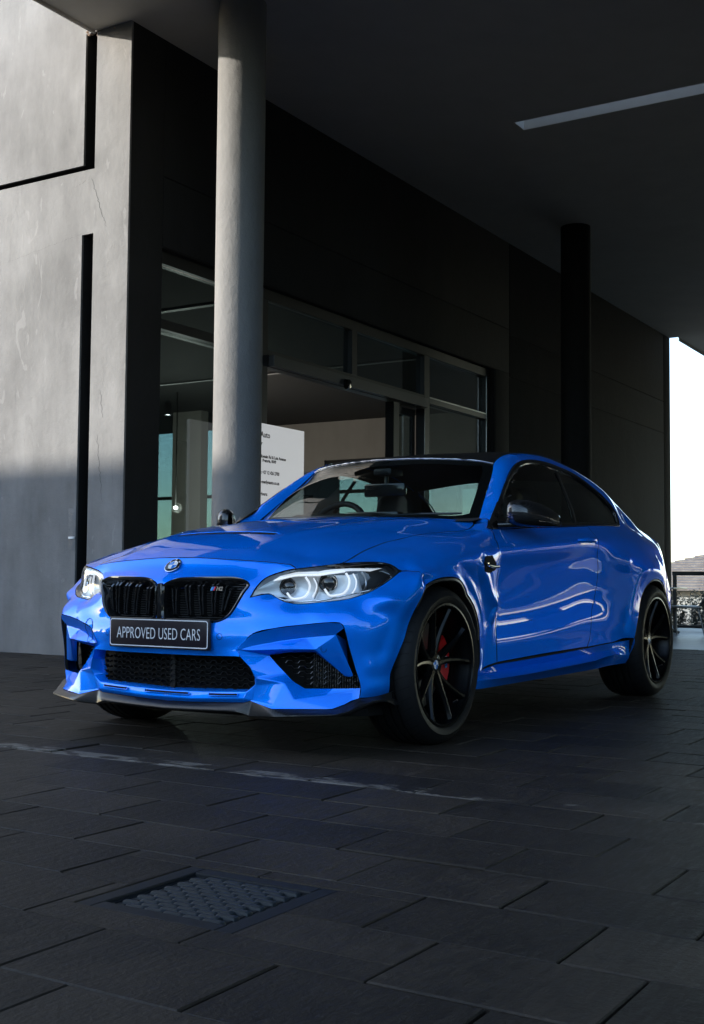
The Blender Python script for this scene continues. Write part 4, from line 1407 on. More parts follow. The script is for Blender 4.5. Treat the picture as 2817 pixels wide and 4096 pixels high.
#ridge([(-.60,.862,.40),(-.85,.862,.412),(-1.2,.861,.44),(-1.5,.858,.475)], 0.005, 0.045, 0.3)
ridge([(-1.97,.882,.835),(-2.14,.90,.807),(-2.39,.914,.772),(-2.5,.921,.75)], 0.006, 0.05, 0.2)
ridge([(.40,.835,.25),(.385,.852,.40),(.363,.868,.47),(.335,.872,.545),(.272,.885,.621),(.226,.900,.673),(.15,.906,.705),(.078,.905,.720),(-.01,.907,.722),(-.091,.905,.712),(-.2,.893,.676),(-.29,.885,.622),(-.355,.877,.557),(-.395,.868,.49),(-.412,.864,.42)], 0.005, 0.022, 0.1)
ridge([(-2.235,.888,.38),(-2.25,.897,.50),(-2.29,.903,.61),(-2.36,.910,.70),(-2.43,.916,.735),(-2.52,.922,.748),(-2.62,.922,.748),(-2.74,.914,.725),(-2.86,.902,.672)], 0.005, 0.025, 0.1)
ridge([(-.322,.898,.76),(-.323,.897,.728),(-.39,.888,.673),(-.458,.879,.604),(-.524,.871,.564),(-.514,.866,.536),(-.484,.862,.484)], 0.012, 0.035, 0.1)

# ------------------------------------------------------------------ outlines
hood_front = crv([(.645,0,.76),(.640,.1,.759),(.632,.2,.754),(.612,.33,.747),(.592,.42,.741),(.57,.507,.732)])
hl_up_in = crv([(.574,.54,.715),(.598,.475,.700),(.625,.43,.678),(.659,.41,.641),(.672,.392,.600)])
hl_up_mid = warp(crv([(.574,.54,.715),(.530,.568,.721),(.492,.59,.726),(.445,.622,.733),(.403,.645,.739)]))
hl_up_out = warp(crv([(.403,.645,.739),(.345,.715,.744),(.310,.745,.744),(.291,.765,.742),(.265,.79,.733),(.245,.815,.71)]))
hl_low = warp(crv([(.672,.392,.600),(.640,.425,.612),(.618,.45,.615),(.622,.48,.605),(.615,.505,.591),(.601,.531,.583),(.575,.56,.58),(.505,.63,.589),(.43,.69,.601),(.376,.75,.627),(.331,.78,.654),(.297,.80,.678),(.245,.815,.71)]))
bump_fender = warp(crv([(.245,.815,.71),(.219,.84,.71),(.19,.88,.673),(.205,.903,.652)]))
arch_f = crv([(.205,.903,.652),(.264,.890,.569),(.296,.888,.51),(.317,.882,.45),(.345,.866,.38),(.364,.845,.31),(.353,.832,.236)])
bump_low = crv([(.353,.832,.236),(.40,.822,.228),(.451,.80,.222),(.489,.779,.222)])
slot_edge = crv([(.489,.779,.222),(.489,.785,.26),(.51,.772,.34),(.535,.76,.42),(.553,.749,.49)])
d_crease = crv([(.553,.749,.49),(.563,.742,.508),(.59,.702,.510),(.622,.608,.500),(.67,.511,.486),(.70,.424,.462),(.715,.377,.402)])
open_top = crv([(.715,.377,.402),(.722,.383,.375)], .01)
open_top2 = crv([(.722,.383,.375),(.73,.2,.371),(.735,0,.371)])
cl_front = crv([(.735,0,.371),(.742,0,.40),(.752,0,.515),(.752,0,.59),(.746,0,.65),(.668,0,.726),(.645,0,.76)])
kid = [(.745,.013,.640),(.751,.025,.657),(.748,.053,.672),(.745,.09,.684),(.740,.166,.688),(.728,.25,.691),(.704,.325,.689),(.686,.365,.676),(.673,.382,.662),(.671,.387,.65),(.683,.369,.616),(.7,.338,.553),(.711,.315,.526),(.723,.279,.507),(.732,.236,.503),(.744,.12,.503),(.749,.045,.505),(.751,.018,.520)]
kid_loop = crv(kid + kid[:1])[:-1]
def chain(*segs):
    return np.vstack([s[:-1] for s in segs])
rv = lambda s: s[::-1]

bumper_loop = chain(hood_front, crv([(.57,.507,.732),(.574,.54,.715)]), hl_up_in, hl_low, bump_fender, arch_f, bump_low, slot_edge, d_crease, open_top, open_top2, cl_front)
bumper = cdt_panel(BELT, bumper_loop, 0.0085, 'front_bumper', M['paint'], CAR, 0.0027, [kid_loop], symx=[0.0], flange=0.014, step=0.006)

hood_side = warp(crv([(.403,.645,.739),(.351,.648,.757),(.271,.655,.788),(.19,.665,.813),(.12,.675,.832),(.03,.685,.847),(-.087,.70,.868),(-.281,.71,.888),(-.499,.715,.906),(-.58,.712,.918)]))
hood_cornr = crv([(-.58,.712,.918),(-.63,.703,.932),(-.665,.688,.948),(-.679,.67,.957)])
arch_front = warp(crv([(.205,.903,.652),(.122,.920,.679),(.05,.925,.687),(-.05,.922,.684),(-.13,.908,.662),(-.203,.890,.616),(-.285,.885,.556),(-.335,.880,.485),(-.353,.875,.418),(-.365,.870,.315),(-.36,.852,.262)]))
door_f = crv([(-.598,.80,.914),(-.565,.845,.865),(-.525,.880,.812),(-.537,.877,.69),(-.553,.865,.52),(-.548,.862,.42),(-.557,.866,.305)])
fender_loop = chain(hood_side, hood_cornr, crv([(-.679,.67,.957),(-.753,.668,.966)]), crv([(-.753,.668,.966),(-.72,.74,.963)]), crv([(-.72,.74,.963),(-.598,.80,.914)]), door_f,
                    crv([(-.557,.866,.305),(-.46,.858,.292),(-.36,.852,.262)]), rv(arch_front), rv(bump_fender), rv(hl_up_out))
fenders = cdt_panel(BELT, fender_loop, 0.0085, 'front_fender', M['paint'], CAR, 0.0040, both='pair', step=0.007)

belt_line = crv([(-.598,.80,.914),(-.75,.80,.922),(-1.05,.803,.940),(-1.35,.806,.956),(-1.65,.809,.973),(-1.80,.811,.982)])
door_r = crv([(-1.80,.811,.982),(-1.808,.858,.905),(-1.803,.868,.83),(-1.826,.866,.765),(-1.824,.858,.663),(-1.789,.854,.578),(-1.743,.852,.512),(-1.724,.857,.412),(-1.71,.862,.37),(-1.675,.863,.328)])
door_b = crv([(-1.675,.863,.328),(-1.35,.865,.322),(-1.05,.866,.316),(-.75,.866,.309),(-.557,.866,.305)])
door_loop = chain(belt_line, door_r, door_b, rv(door_f))
doors = cdt_panel(BELT, door_loop, 0.010, 'door', M['paint'], CAR, 0.0040, both='pair', step=0.009)

belt_r = crv([(-1.80,.811,.982),(-2.05,.811,.993),(-2.25,.806,1.0),(-2.335,.799,1.002)])
win_up = crv([(-2.335,.799,1.002),(-2.365,.785,1.03),(-2.39,.757,1.086),(-2.318,.717,1.166),(-2.16,.678,1.239),(-2.025,.648,1.287),(-1.831,.635,1.313),(-1.625,.630,1.325),(-1.419,.630,1.317),(-1.249,.640,1.283),(-1.141,.657,1.237),(-1.023,.685,1.171),(-.884,.720,1.083),(-.68,.783,.955),(-.598,.80,.914)])
ws_edge = crv([(-.753,.668,.966),(-.917,.622,1.088),(-1.031,.592,1.171),(-1.11,.570,1.235),(-1.16,.551,1.278)])
rail_top = crv([(-1.16,.551,1.278),(-1.234,.548,1.315),(-1.33,.548,1.342),(-1.456,.552,1.358),(-1.587,.557,1.368),(-1.776,.565,1.370),(-1.976,.575,1.354),(-2.169,.588,1.325),(-2.367,.602,1.280),(-2.56,.618,1.215),(-2.72,.640,1.140),(-2.86,.668,1.065),(-2.95,.705,1.010),(-3.04,.74,.968),(-3.10,.77,.935)])
deck_edge = crv([(-3.10,.77,.935),(-3.30,.64,.955),(-3.48,.36,.975),(-3.53,0,.985)])
cl_rear = crv([(-3.53,0,.985),(-3.58,0,.85),(-3.66,0,.62),(-3.64,0,.40),(-3.60,0,.25)])
rear_low = crv([(-3.60,0,.25),(-3.55,.34,.25),(-3.44,.58,.25),(-3.25,.77,.25),(-3.01,.83,.22)])
arch_r = crv([(-3.01,.83,.22),(-3.02,.86,.34),(-2.99,.88,.47),(-2.93,.890,.565),(-2.85,.902,.632),(-2.76,.911,.68),(-2.655,.917,.697),(-2.56,.915,.689),(-2.458,.903,.639),(-2.384,.905,.573),(-2.325,.910,.47),(-2.295,.900,.363),(-2.297,.876,.29),(-2.305,.855,.245)])
sill_r = crv([(-2.305,.855,.245),(-2.305,.862,.352),(-2.05,.858,.342),(-1.85,.860,.335),(-1.675,.863,.328)])
body_loop = chain(ws_edge, rail_top, deck_edge, cl_rear, rear_low, arch_r, sill_r, rv(door_r), belt_r, win_up, crv([(-.598,.80,.914),(-.72,.74,.963)]), crv([(-.72,.74,.963),(-.753,.668,.966)]))
lamp3 = [(-2.925,.815,.922),(-3.06,.79,.930),(-3.15,.745,.925),(-3.24,.70,.915),(-3.24,.72,.85),(-3.13,.79,.83),(-3.02,.83,.832),(-2.94,.848,.855)]
lamp_loop = crv(lamp3 + lamp3[:1])[:-1]
body = cdt_panel(BELT, body_loop, 0.012, 'body_shell', M['paint'], CAR, 0.0027, [lamp_loop], symx=[BELT.S], step=0.010)
tl = cdt_panel(BELT, lamp_loop, 0.014, 'tail_lamp', M['red_lens'], CAR, 0.0016, both='pair')

# ------------------------------------------------------------------ bonnet
HOOD = [tuple(p) for p in hood_front[::6]] + [tuple(p) for p in hood_side[::8]] + [tuple(p) for p in hl_up_mid[::4]] + [tuple(q) for q in warp([
 (.57,.507,.732),(-.679,.67,.957),(-.735,.62,.966),(-.66,.53,.972),(-.60,.40,.977),(-.54,.22,.981),(-.52,0,.983),
 (.52,0,.814),(.42,0,.847),(.33,0,.871),(.2,0,.896),(0,0,.930),(-.2,0,.958),(-.38,0,.976),
 (.52,.2,.808),(.42,.2,.842),(.33,.22,.866),(.2,.22,.893),(0,.22,.927),(-.2,.22,.955),(-.38,.22,.974),
 (.50,.36,.792),(.40,.38,.825),(.30,.40,.851),(.15,.41,.881),(-.05,.42,.914),(-.25,.44,.941),(-.45,.46,.962),
 (.46,.50,.767),(.36,.52,.800),(.25,.54,.829),(.1,.555,.860),(-.1,.57,.890),(-.3,.585,.917),(-.5,.60,.942),
 (.52,.45,.764),(.55,.33,.782),(.585,.15,.785)])]
HS = Sheet(HOOD, 2e-5)
class Bonnet:
    ax = (0, 1, 2)
    def dom(s, P): return HS.dom(P)
    def pos(s, U):
        P = HS.pos(U)
        x, y = U[:, 0], np.abs(U[:, 1])
        # twin power creases and the low vent behind the nose
        c = 0.30 + (0.56 - 0.30) * np.clip((0.45 - x) / 1.1, 0, 1)
        d = (y - c)
        P[:, 2] += 0.006 * np.exp(-(d / 0.05) ** 2) * np.clip((0.5 - x) / 0.3, 0, 1) * np.clip((x + 0.7) / 0.3, 0, 1)
        sl = np.clip((0.30 - y) / 0.06, 0, 1); sl = sl * sl * (3 - 2 * sl)
        dx = 0.335 - x
        P[:, 2] -= 0.016 * sl * np.where(dx > 0, np.exp(-(dx / 0.10) ** 2), 0.0) * np.clip(dx / 0.006, 0, 1) * 0.0
        return P
    nrm = Sheet.nrm
BN = Bonnet()
Bonnet.__bases__
cowl = crv([(-.679,.67,.957),(-.70,.62,.962),(-.66,.53,.970),(-.60,.40,.977),(-.54,.22,.981),(-.52,0,.983)])
hood_loop = chain(hood_front, crv([(.57,.507,.732),(.574,.54,.715)]), hl_up_mid, hood_side, hood_cornr, cowl, crv([(-.52,0,.983),(.645,0,.76)]))
hood = cdt_panel(BN, hood_loop, 0.011, 'bonnet', M['paint'], CAR, 0.0040, symx=[0.0], step=0.007, flange=0.016)
vent = MB()
for (ya, yb_) in ((-.262, -.135), (-.128, .0), (.007, .128), (.135, .262)):
    a = np.array([(0.345, y) for y in np.linspace(ya, yb_, 8)]); pa = BN.pos(a); pb = BN.pos(a - (0.030, 0))
    vent.strip([[tuple(p + (0, 0, .0008)) for p in pa], [tuple(p + (0, 0, .0012)) for p in pb]])
vent.build('bonnet_vent', M['matt_black'], hood)
vl = MB(); a = np.array([(0.312, y) for y in np.linspace(-.27, .27, 30)]); pa = BN.pos(a)
vl.tube([tuple(p + (0, 0, .0004 + .002 * max(0, 1 - (abs(p[1]) / .27) ** 4))) for p in pa], .0026, 8)
vl.build('vent_edge', M['paint'], hood, 60)
# black tubes laid in the panel gaps to draw their shade
def gap_line(P, r=.0042, dep=.0052):
    for s_ in (1, -1):
        q = P.copy(); q[:, 1] *= s_
        MB().tube([tuple(p) for p in q], r, 6).build('gap_shade', M['matt_black'], CAR)
def gap_line_belt(L, w=False):
    gap_line(BELT.snap((warp(L) if w else L)[::2], -.0052))
gap_line_belt(crv([(.403,.645,.739),(.351,.648,.757),(.271,.655,.788),(.19,.665,.813),(.12,.675,.832),(.03,.685,.847),(-.087,.70,.868),(-.281,.71,.888),(-.499,.715,.906),(-.58,.712,.918),(-.63,.703,.932),(-.665,.688,.948),(-.679,.67,.957)]), True)
gap_line_belt(bump_fender); gap_line_belt(door_f); gap_line_belt(door_r)
hf = np.vstack([BELT.snap(hood_front[::3], -.0052), BELT.snap(crv([(.57,.507,.732),(.574,.54,.715)]), -.0052)])
MB().tube([tuple(p * (1, -1, 1)) for p in hf[::-1]] + [tuple(p) for p in hf[1:]], .0042, 6).build('gap_shade', M['matt_black'], CAR)
# ------------------------------------------------------------------ lower nose: folded blades, corner ducts, centre opening
LB = dict(
 D0=(.553,.749,.490), D1=(.563,.742,.508), D2=(.590,.702,.510), D3=(.622,.608,.500), D4=(.670,.511,.486), D5=(.700,.424,.462), BT=(.715,.377,.402),
 E0=(.555,.716,.464), Ea=(.570,.668,.458), Eb=(.592,.600,.450), Ec=(.637,.515,.436), E3=(.692,.418,.414),
 F1=(.600,.649,.407), F2=(.655,.560,.408), F3=(.703,.420,.400), FT=(.503,.766,.305), G2=(.505,.722,.306),
 G0=(.640,.462,.381), Ga=(.630,.548,.394), G1=(.575,.632,.396), G2b=(.485,.718,.300),
 G3=(.580,.591,.255), G35=(.540,.686,.257), SB=(.489,.785,.260), G4=(.605,.553,.282), G5=(.620,.524,.315), G6=(.630,.493,.346),
 OC=(.722,.383,.375), R0=(.700,.416,.334), R1=(.690,.433,.296), R2=(.678,.424,.266), R3=(.680,.408,.252), BO=(.645,.540,.279),
 LS=(.671,.408,.207), WT=(.680,.505,.181), U0=(.672,.508,.192), U1=(.640,.581,.217), U3=(.570,.677,.232), U2=(.500,.752,.240), WB=(.576,.711,.184), L2=(.530,.740,.200), L1=(.510,.758,.214), SC=(.489,.779,.222),
 OB0=(.690,0,.227), OB1=(.688,.18,.230), OB2=(.682,.385,.240), C0=(.705,0,.200), C1=(.702,.13,.200), C2=(.690,.378,.212), B0=(.690,0,.183), B1=(.688,.115,.186), B2=(.680,.372,.197),
 # inner return edges
 oc=(.66,.375,.370), ot=(.66,0,.366), ob=(.65,0,.235), ob2=(.645,.375,.246), r0=(.645,.395,.334), r2=(.64,.40,.27), slo=(.50,.742,.30), sli=(.49,.72,.44),
)
LF = ['D0 D1 E0','D1 D2 Ea E0','D2 D3 Eb Ea','D3 D4 Ec Eb','D4 D5 E3 Ec','D5 BT E3','E0 Ea F1','Ea Eb F1','Eb Ec F2','Eb F2 F1','Ec E3 F3 F2','E3 BT F3',
      'E0 F1 G2 FT','F3 F2 Ga G0','F2 F1 G1 Ga','F1 G2 G2b G1','BT OC R0','BT R0 G0','BT G0 F3','R0 R1 G5 G6','R0 G6 G0','R1 BO G4 G5','R1 R2 BO','R2 R3 LS','R2 LS U0 BO','LS WT U0',
      'BO U0 U1','BO U1 G3 G4','U1 U3 G35 G3','U3 U2 SB G35','U2 L1 SC SB','U0 WT WB U1','U1 WB U3','U3 WB L2 U2','U2 L2 L1',
      'OB0 OB1 C1 C0','OB1 OB2 C2 C1','OB2 R3 LS C2','C0 C1 B1 B0','C1 C2 B2 B1','C2 LS B2',
      'OB0 OB1 ob','OB1 OB2 ob2 ob','OB2 R3 r2 ob2','R3 R2 r2','R2 R1 r2','R1 R0 r0 r2','R0 OC oc r0','G2 FT slo','E0 FT slo sli']
nm = list(LB)
lv = [LB[k] for k in nm]
lf = [tuple(nm.index(q) for q in f.split()) for f in LF]
n_ = len(lv)
lv2 = lv + [(x, -y, z) for x, y, z in lv]
lf2 = lf + [tuple(i + n_ for i in reversed(f)) for f in lf]
low = mobj('lower_bumper', lv2, lf2, M['paint'], CAR)
bevel_obj(low, 0.0085, 3, 12)
if sum(p.normal.x * p.area for p in low.data.polygons) < 0: low.data.flip_normals()
# three shallow slots below the centre opening, their shade drawn as black strips
for (ya, yb_) in ((-.115, .115), (.215, .352), (-.352, -.215)):
    sb = MB(); n = 7
    ys_ = np.linspace(ya, yb_, n)
    xo = lambda y: .7025 - .09 * y * y
    zo = lambda y: .2165 + .06 * y * y
    sb.strip([[(xo(y) - .0035, y, zo(y) + .0062) for y in ys_], [(xo(y) - .0005, y, zo(y) + .0035) for y in ys_], [(xo(y) + .0008, y, zo(y) - .0005) for y in ys_]])
    sb.build('slot_shade', M['matt_black'], low)
    lp = MB(); pts = [(xo(y) + .0025, y, zo(y) - .0025) for y in ys_]
    lp.tube([(pts[0][0] - .004, pts[0][1], pts[0][2] + .010)] + pts + [(pts[-1][0] - .004, pts[-1][1], pts[-1][2] + .010)], 0.0022, 6)
    lp.build('slot_lip', M['paint'], low, 60)
# dark core behind all openings
bk = MB()
plan = [(.655, 0), (.645, .2), (.615, .36), (.56, .47), (.49, .58), (.42, .68), (.36, .74), (.25, .76)]
bk.strip([[(x, y, z) for x, y in plan] for z in (.14, .40, .60)] + [[(x - .09, y * .9, .69) for x, y in plan]])
bk.mirror_y(); bk.build('radiator_shroud', M['matt_black'], CAR)

def in_poly(y, z, poly):
    c = False; n = len(poly)
    for i in range(n):
        (ya, za), (yb_, zb) = poly[i], poly[(i + 1) % n]
        if (za > z) != (zb > z) and y < (yb_ - ya) * (z - za) / (zb - za) + ya: c = not c
    return c
def zigzag_mesh(name, x_of, poly, pitch, rise, dz, d, parent, mat, z0, y0, y1, z1, t=0.0010):
    mb = MB()
    k = 0
    z = z0
    while z < z1:
        y = y0 + (0.3 * pitch if False else 0)
        pts = []
        ph = 0
        seq = [(0, 0), (0.34, 0), (0.5, 1), (0.84, 1)]
        yy = y0
        while yy < y1:
            for a, b in seq: pts.append((yy + a * pitch, z + b * rise))
            yy += pitch
        for i in range(len(pts) - 1):
            (ya, za), (yb_, zb) = pts[i], pts[i + 1]
            if not (in_poly(ya, za, poly) and in_poly(yb_, zb, poly)): continue
            xa, xb = x_of(ya), x_of(yb_)
            nx = Vector((0, -(zb - za), yb_ - ya)).normalized() * t
            v = [(xa, ya - nx.y, za - nx.z), (xb, yb_ - nx.y, zb - nx.z), (xb, yb_ + nx.y, zb + nx.z), (xa, ya + nx.y, za + nx.z)]
            v += [(p[0] - d, p[1], p[2]) for p in v]
            mb.add(v, [(0, 1, 2, 3), (3, 2, 6, 7), (1, 0, 4, 5)])
        z += dz; k += 1
    o = mb.build(name, mat, parent); tag(o, kind='stuff')
    return o
M['grille'] = pbr('grille_plastic', g3(0.010), 0.2, coat=0.5)
cpoly = [(-.40, .34), (-.375, .368), (.375, .368), (.40, .34), (.41, .28), (.39, .246), (.2, .236), (-.2, .236), (-.39, .246), (-.41, .28)]
zigzag_mesh('centre_intake_mesh', lambda y: .672 - .16 * y * y, cpoly, 0.0505, 0.0105, 0.0215, 0.018, CAR, M['grille'], .2335, -.43, .43, .375)
MB().box(.655, .665, -.012, .012, .235, .37).build('intake_post', M['trim_black'], CAR)
for s_ in (1, -1):
    poly = [(s_ * a, b_) for a, b_ in [(.455, .385), (.63, .398), (.73, .30), (.775, .262), (.59, .252), (.55, .28)]]
    xf = lambda y: .60 - .55 * (abs(y) - .46) - .25 * max(0, abs(y) - .6)
    zigzag_mesh('corner_intake_mesh', xf, poly, 0.043 , 0.0095, 0.0205, 0.014, CAR, M['grille'], .247, (.44 if s_ > 0 else -.80), (.80 if s_ > 0 else -.44), .40)
    fb = MB()
    for k in range(22):
        y = s_ * (.585 + .0075 * k); x = xf(y) - .020
        zt = .385 - max(0, abs(y) - .63) * 1.0
        fb.box(x - .004, x, y - .0011, y + .0011, .252, max(.262, zt))
    o = fb.build('duct_cooler_fin', M['steel'], CAR); tag(o, kind='stuff')
# ------------------------------------------------------------------ carbon front lip
tp = [(.690,0,.1835),(.688,.115,.186),(.680,.372,.197),(.671,.408,.205),(.681,.505,.180),(.630,.610,.180),(.578,.713,.183),(.530,.742,.199),(.490,.781,.220),(.451,.802,.224),(.40,.826,.231),(.345,.838,.238)]
bt = [(.712,0,.159),(.709,.15,.162),(.700,.345,.166),(.684,.405,.153),(.690,.520,.157),(.650,.640,.163),(.606,.738,.168),(.560,.768,.176),(.505,.800,.196),(.46,.824,.212),(.40,.842,.214),(.345,.850,.196)]
T_, B_ = crv(tp, .03), None
u_ = np.linspace(0, 1, 90)
def resam(P, n=90):
    P = crv(P, .01); L = np.r_[0, np.cumsum(np.linalg.norm(np.diff(P, axis=0), axis=1))]
    # same parameter for both edges: by control index
    return P
def by_index(pts, n):
    out = []
    t = np.linspace(0, len(pts) - 1, n)
    Q = [crv(pts[max(0, i - 1):i + 3], 10) for i in range(1)]
    P = np.asarray(pts, float)
    for a in t:
        i = min(int(a), len(P) - 2); f = a - i
        p0, p1, p2, p3 = P[max(i - 1, 0)], P[i], P[i + 1], P[min(i + 2, len(P) - 1)]
        m1, m2 = (p2 - p0) / 2 * .6, (p3 - p1) / 2 * .6
        h = (2 * f ** 3 - 3 * f ** 2 + 1, f ** 3 - 2 * f ** 2 + f, -2 * f ** 3 + 3 * f ** 2, f ** 3 - f ** 2)
        out.append(h[0] * p1 + h[1] * m1 + h[2] * p2 + h[3] * m2)
    return np.array(out)
T_, B_ = by_index(tp, 110), by_index(bt, 110)
lipm = MB()
lipm.strip([T_ + (-.03, -.0, .004), T_ + (-.002, 0, -.0005), T_ * .5 + B_ * .5 + (.002, 0, -.002), B_, B_ + (.0005, 0, -.004), B_ + (-.006, 0, -.009), B_ + (-.20, -.03, -.004)])
lipm.mirror_y()
lip = lipm.build('front_lip', M['carbon'], CAR, 35); fix_normals(lip)

# ------------------------------------------------------------------ kidney grilles
def belt_ring(loop, specs, name, mat, parent, side=1, smooth=40):
    """ring swept round a closed outline on the skin: specs = [(inset, offset)]"""
    D = BELT.dom(loop)[:, :2]; D = thin(D, 0.004)
    rows_ = []
    for ins, off in specs:
        d = inset_phys(BELT, D, ins) if ins else D
        p = BELT.pos(d); p = p + BELT.nrm(d) * off
        p = np.vstack([p, p[:1]]); p[:, 1] *= side
        rows_.append(p)
    mb = MB(); mb.strip(rows_)
    o = mb.build(name, mat, parent, smooth); fix_normals(o)
    return o
slt = [((.749,.056,.645),(.749,.068,.523)), ((.746,.12,.653),(.745,.14,.522)), ((.74,.182,.655),(.738,.197,.523)), ((.731,.244,.657),(.73,.247,.524)), ((.717,.302,.650),(.722,.284,.535))]
for s_ in (1, -1):
    kg = empty('kidney_grille', (0, 0, 0), 0, CAR)
    belt_ring(kid_loop, [(-.0005, -.006), (.0005, .007), (.004, .010), (.010, .006), (.0125, 0.0), (.0135, -.045)], 'grille_frame', M['gloss_black'], kg, s_)
    first = None
    for (a, b_) in slt:
        for dy in (0.0, 0.0205):
            k = dy * 1.0
            top = np.array(a) + (-.002 * (dy > 0), k, 0); bot = np.array(b_) + (0, k * .5, 0)
            if dy > 0 and a[1] > .29: top[0] -= .007; top[2] -= .012; bot[0] -= .004; bot[2] += .008
            w = 0.0042
            pr = [(-.012, 0), (-.004, .012), (.0, .014)]
            mb = MB()
            secs = []
            for t, dx, ww in ((0, -.030, w), (.0, -.020, w), (.10, -.006, w), (.5, -.004, w), (.92, -.006, w * .8), (1.0, -.018, w * .8)):
                p = top * (1 - t) + bot * t
                secs.append([(p[0] + dx - .022, (p[1] - ww) * s_, p[2]), (p[0] + dx, (p[1] - ww) * s_, p[2]), (p[0] + dx, (p[1] + ww) * s_, p[2]), (p[0] + dx - .022, (p[1] + ww) * s_, p[2])])
            mb.strip(secs)
            o = mb.build('grille_slat', M['gloss_black'], kg); fix_normals(o)
    ra = MB()
    for k in range(15):
        z = .520 + k * .0095
        ra.box(.664, .672, .03, .37, z - .0016, z + .0016)
    if s_ < 0: ra.flip_y()
    o = ra.build('radiator_fin', M['frame_light'], kg); tag(o, kind='stuff')
o = MB().box(.73, .757, -.012, .012, .508, .655, .006).build('grille_bridge', M['gloss_black'], CAR, 30)
# grille badge: three slanted stripes and the letters
bd = empty('grille_badge', (0, 0, 0), 0, CAR)
bp0, bp1 = np.array((.7335, .2445, .6275)), np.array((.7195, .3010, .6295))
ux = (bp1 - bp0) / np.linalg.norm(bp1 - bp0)
Mb = Matrix(((ux[0], 0, .97, bp0[0]), (ux[1], 0, .24, bp0[1]), (ux[2], 1, 0, bp0[2]), (0, 0, 0, 1)))
for k, mt in enumerate(('badge_light_blue', 'badge_blue', 'badge_red')):
    x0 = k * .0062
    v = [(x0, 0, 0), (x0 + .0062, 0, 0), (x0 + .0062 + .006, .0145, 0), (x0 + .006, .0145, 0)]
    v = v + [(a, b_, .003) for a, b_, c_ in v]
    o = mobj('badge_stripe', [Mb @ Vector(p) for p in v], [(4, 5, 6, 7), (0, 1, 5, 4), (1, 2, 6, 5), (2, 3, 7, 6), (3, 0, 4, 7)], M[mt], bd)
text_mesh('badge_letters', 'M2', 0.0205, M['chrome'], bd, (0, 0, 0), Mb @ Matrix.Translation((.0235, 0, .001)) @ Matrix(((1, .35, 0, 0), (0, 1, 0, 0), (0, 0, 1, 0), (0, 0, 0, 1))), 0.0015, 1.05, 'LEFT', 0.0009)

# ------------------------------------------------------------------ round emblem (nose and wheel caps)
def roundel(name, parent, Mx, r, ring=True):
    e = empty(name, (0, 0, 0), 0, parent)
    def put(mb, nm, mat, sm=40):
        mb.v = [tuple(Mx @ Vector(p)) for p in mb.v]
        o = mb.build(nm, mat, e, sm); fix_normals(o); return o
    put(MB().lathe([(r * .93, -.003), (r, .0), (r * .985, .0025), (r * .93, .003)], 40), 'emblem_rim', M['chrome'])
    put(MB().lathe([(r * .93, .0028), (r * .60, .0030)], 40), 'emblem_band', M['gloss_black'])
    put(MB().lathe([(r * .60, .0030), (r * .585, .0038), (r * .56, .0034)], 40), 'emblem_ring', M['chrome'])
    for k in range(4):
        put(MB().lathe([(r * .56, .0034), (0.0, .0042)], 8, 'Z', k * math.pi / 2, (k + 1) * math.pi / 2), 'emblem_quarter', M['badge_blue' if k % 2 == 1 else 'plate_white'])
    if ring:
        for ch_, a in (('B', 142), ('M', 90), ('W', 38)):
            c_, s_ = math.cos(R(a)) * r * .68, math.sin(R(a)) * r * .68
            text_mesh('emblem_letter', ch_, r * .30, M['plate_white'], e, (0, 0, 0), Mx @ Matrix.Translation((c_, s_, .0031)) @ Matrix.Rotation(R(a - 90), 4, 'Z'), .0002, 1.0, 'CENTER', .0004)
    return e
# on the nose: local z = skin normal, y = up the bonnet
c0 = Vector((.671, 0, .7235)); nz_ = Vector((.70, 0, .714)).normalized(); yx = Vector((-.714, 0, .70)).normalized(); xx = yx.cross(nz_)
Mx = Matrix((xx, yx, nz_)).transposed().to_4x4(); Mx.translation = c0 + nz_ * .004
roundel('nose_emblem', CAR, Mx, .0385)

# ------------------------------------------------------------------ number plate
pl = empty('number_plate', (.757, 0, .4555), 0, CAR)
MB().box(-.012, 0, -.262, .262, -.061, .061, .004).build('plate_holder', M['trim_black'], pl, 30)
MB().box(.0002, .004, -.259, .259, -.057, .057, .0015).build('plate_face', M['plate_black'], pl, 30)
def rrect(hw, hh, r, n=6):
    out = []
    for cx, cy, a0 in ((hw - r, hh - r, 0), (-hw + r, hh - r, 90), (-hw + r, -hh + r, 180), (hw - r, -hh + r, 270)):
        for k in range(n + 1):
            a = R(a0 + 90 * k / n); out.append((.0046, cx + r * math.cos(a), cy + r * math.sin(a)))
    return out
pb = MB(); a, b_ = rrect(.2565, .0545, .012), rrect(.2525, .0505, .009)
pb.strip([[p for p in a + a[:1]], [p for p in b_ + b_[:1]]]); o = pb.build('plate_border', M['plate_white'], pl)
if o.data.polygons[0].normal.x < 0: o.data.flip_normals()
text_mesh('plate_lettering', 'APPROVED USED CARS', 0.066, M['plate_white'], pl, (0, 0, 0), Matrix(((0, 0, 1, .0045), (1, 0, 0, 0.0), (0, 1, 0, -.0235), (0, 0, 0, 1))), .0004, .625, 'CENTER', -0.0006, 1.03)
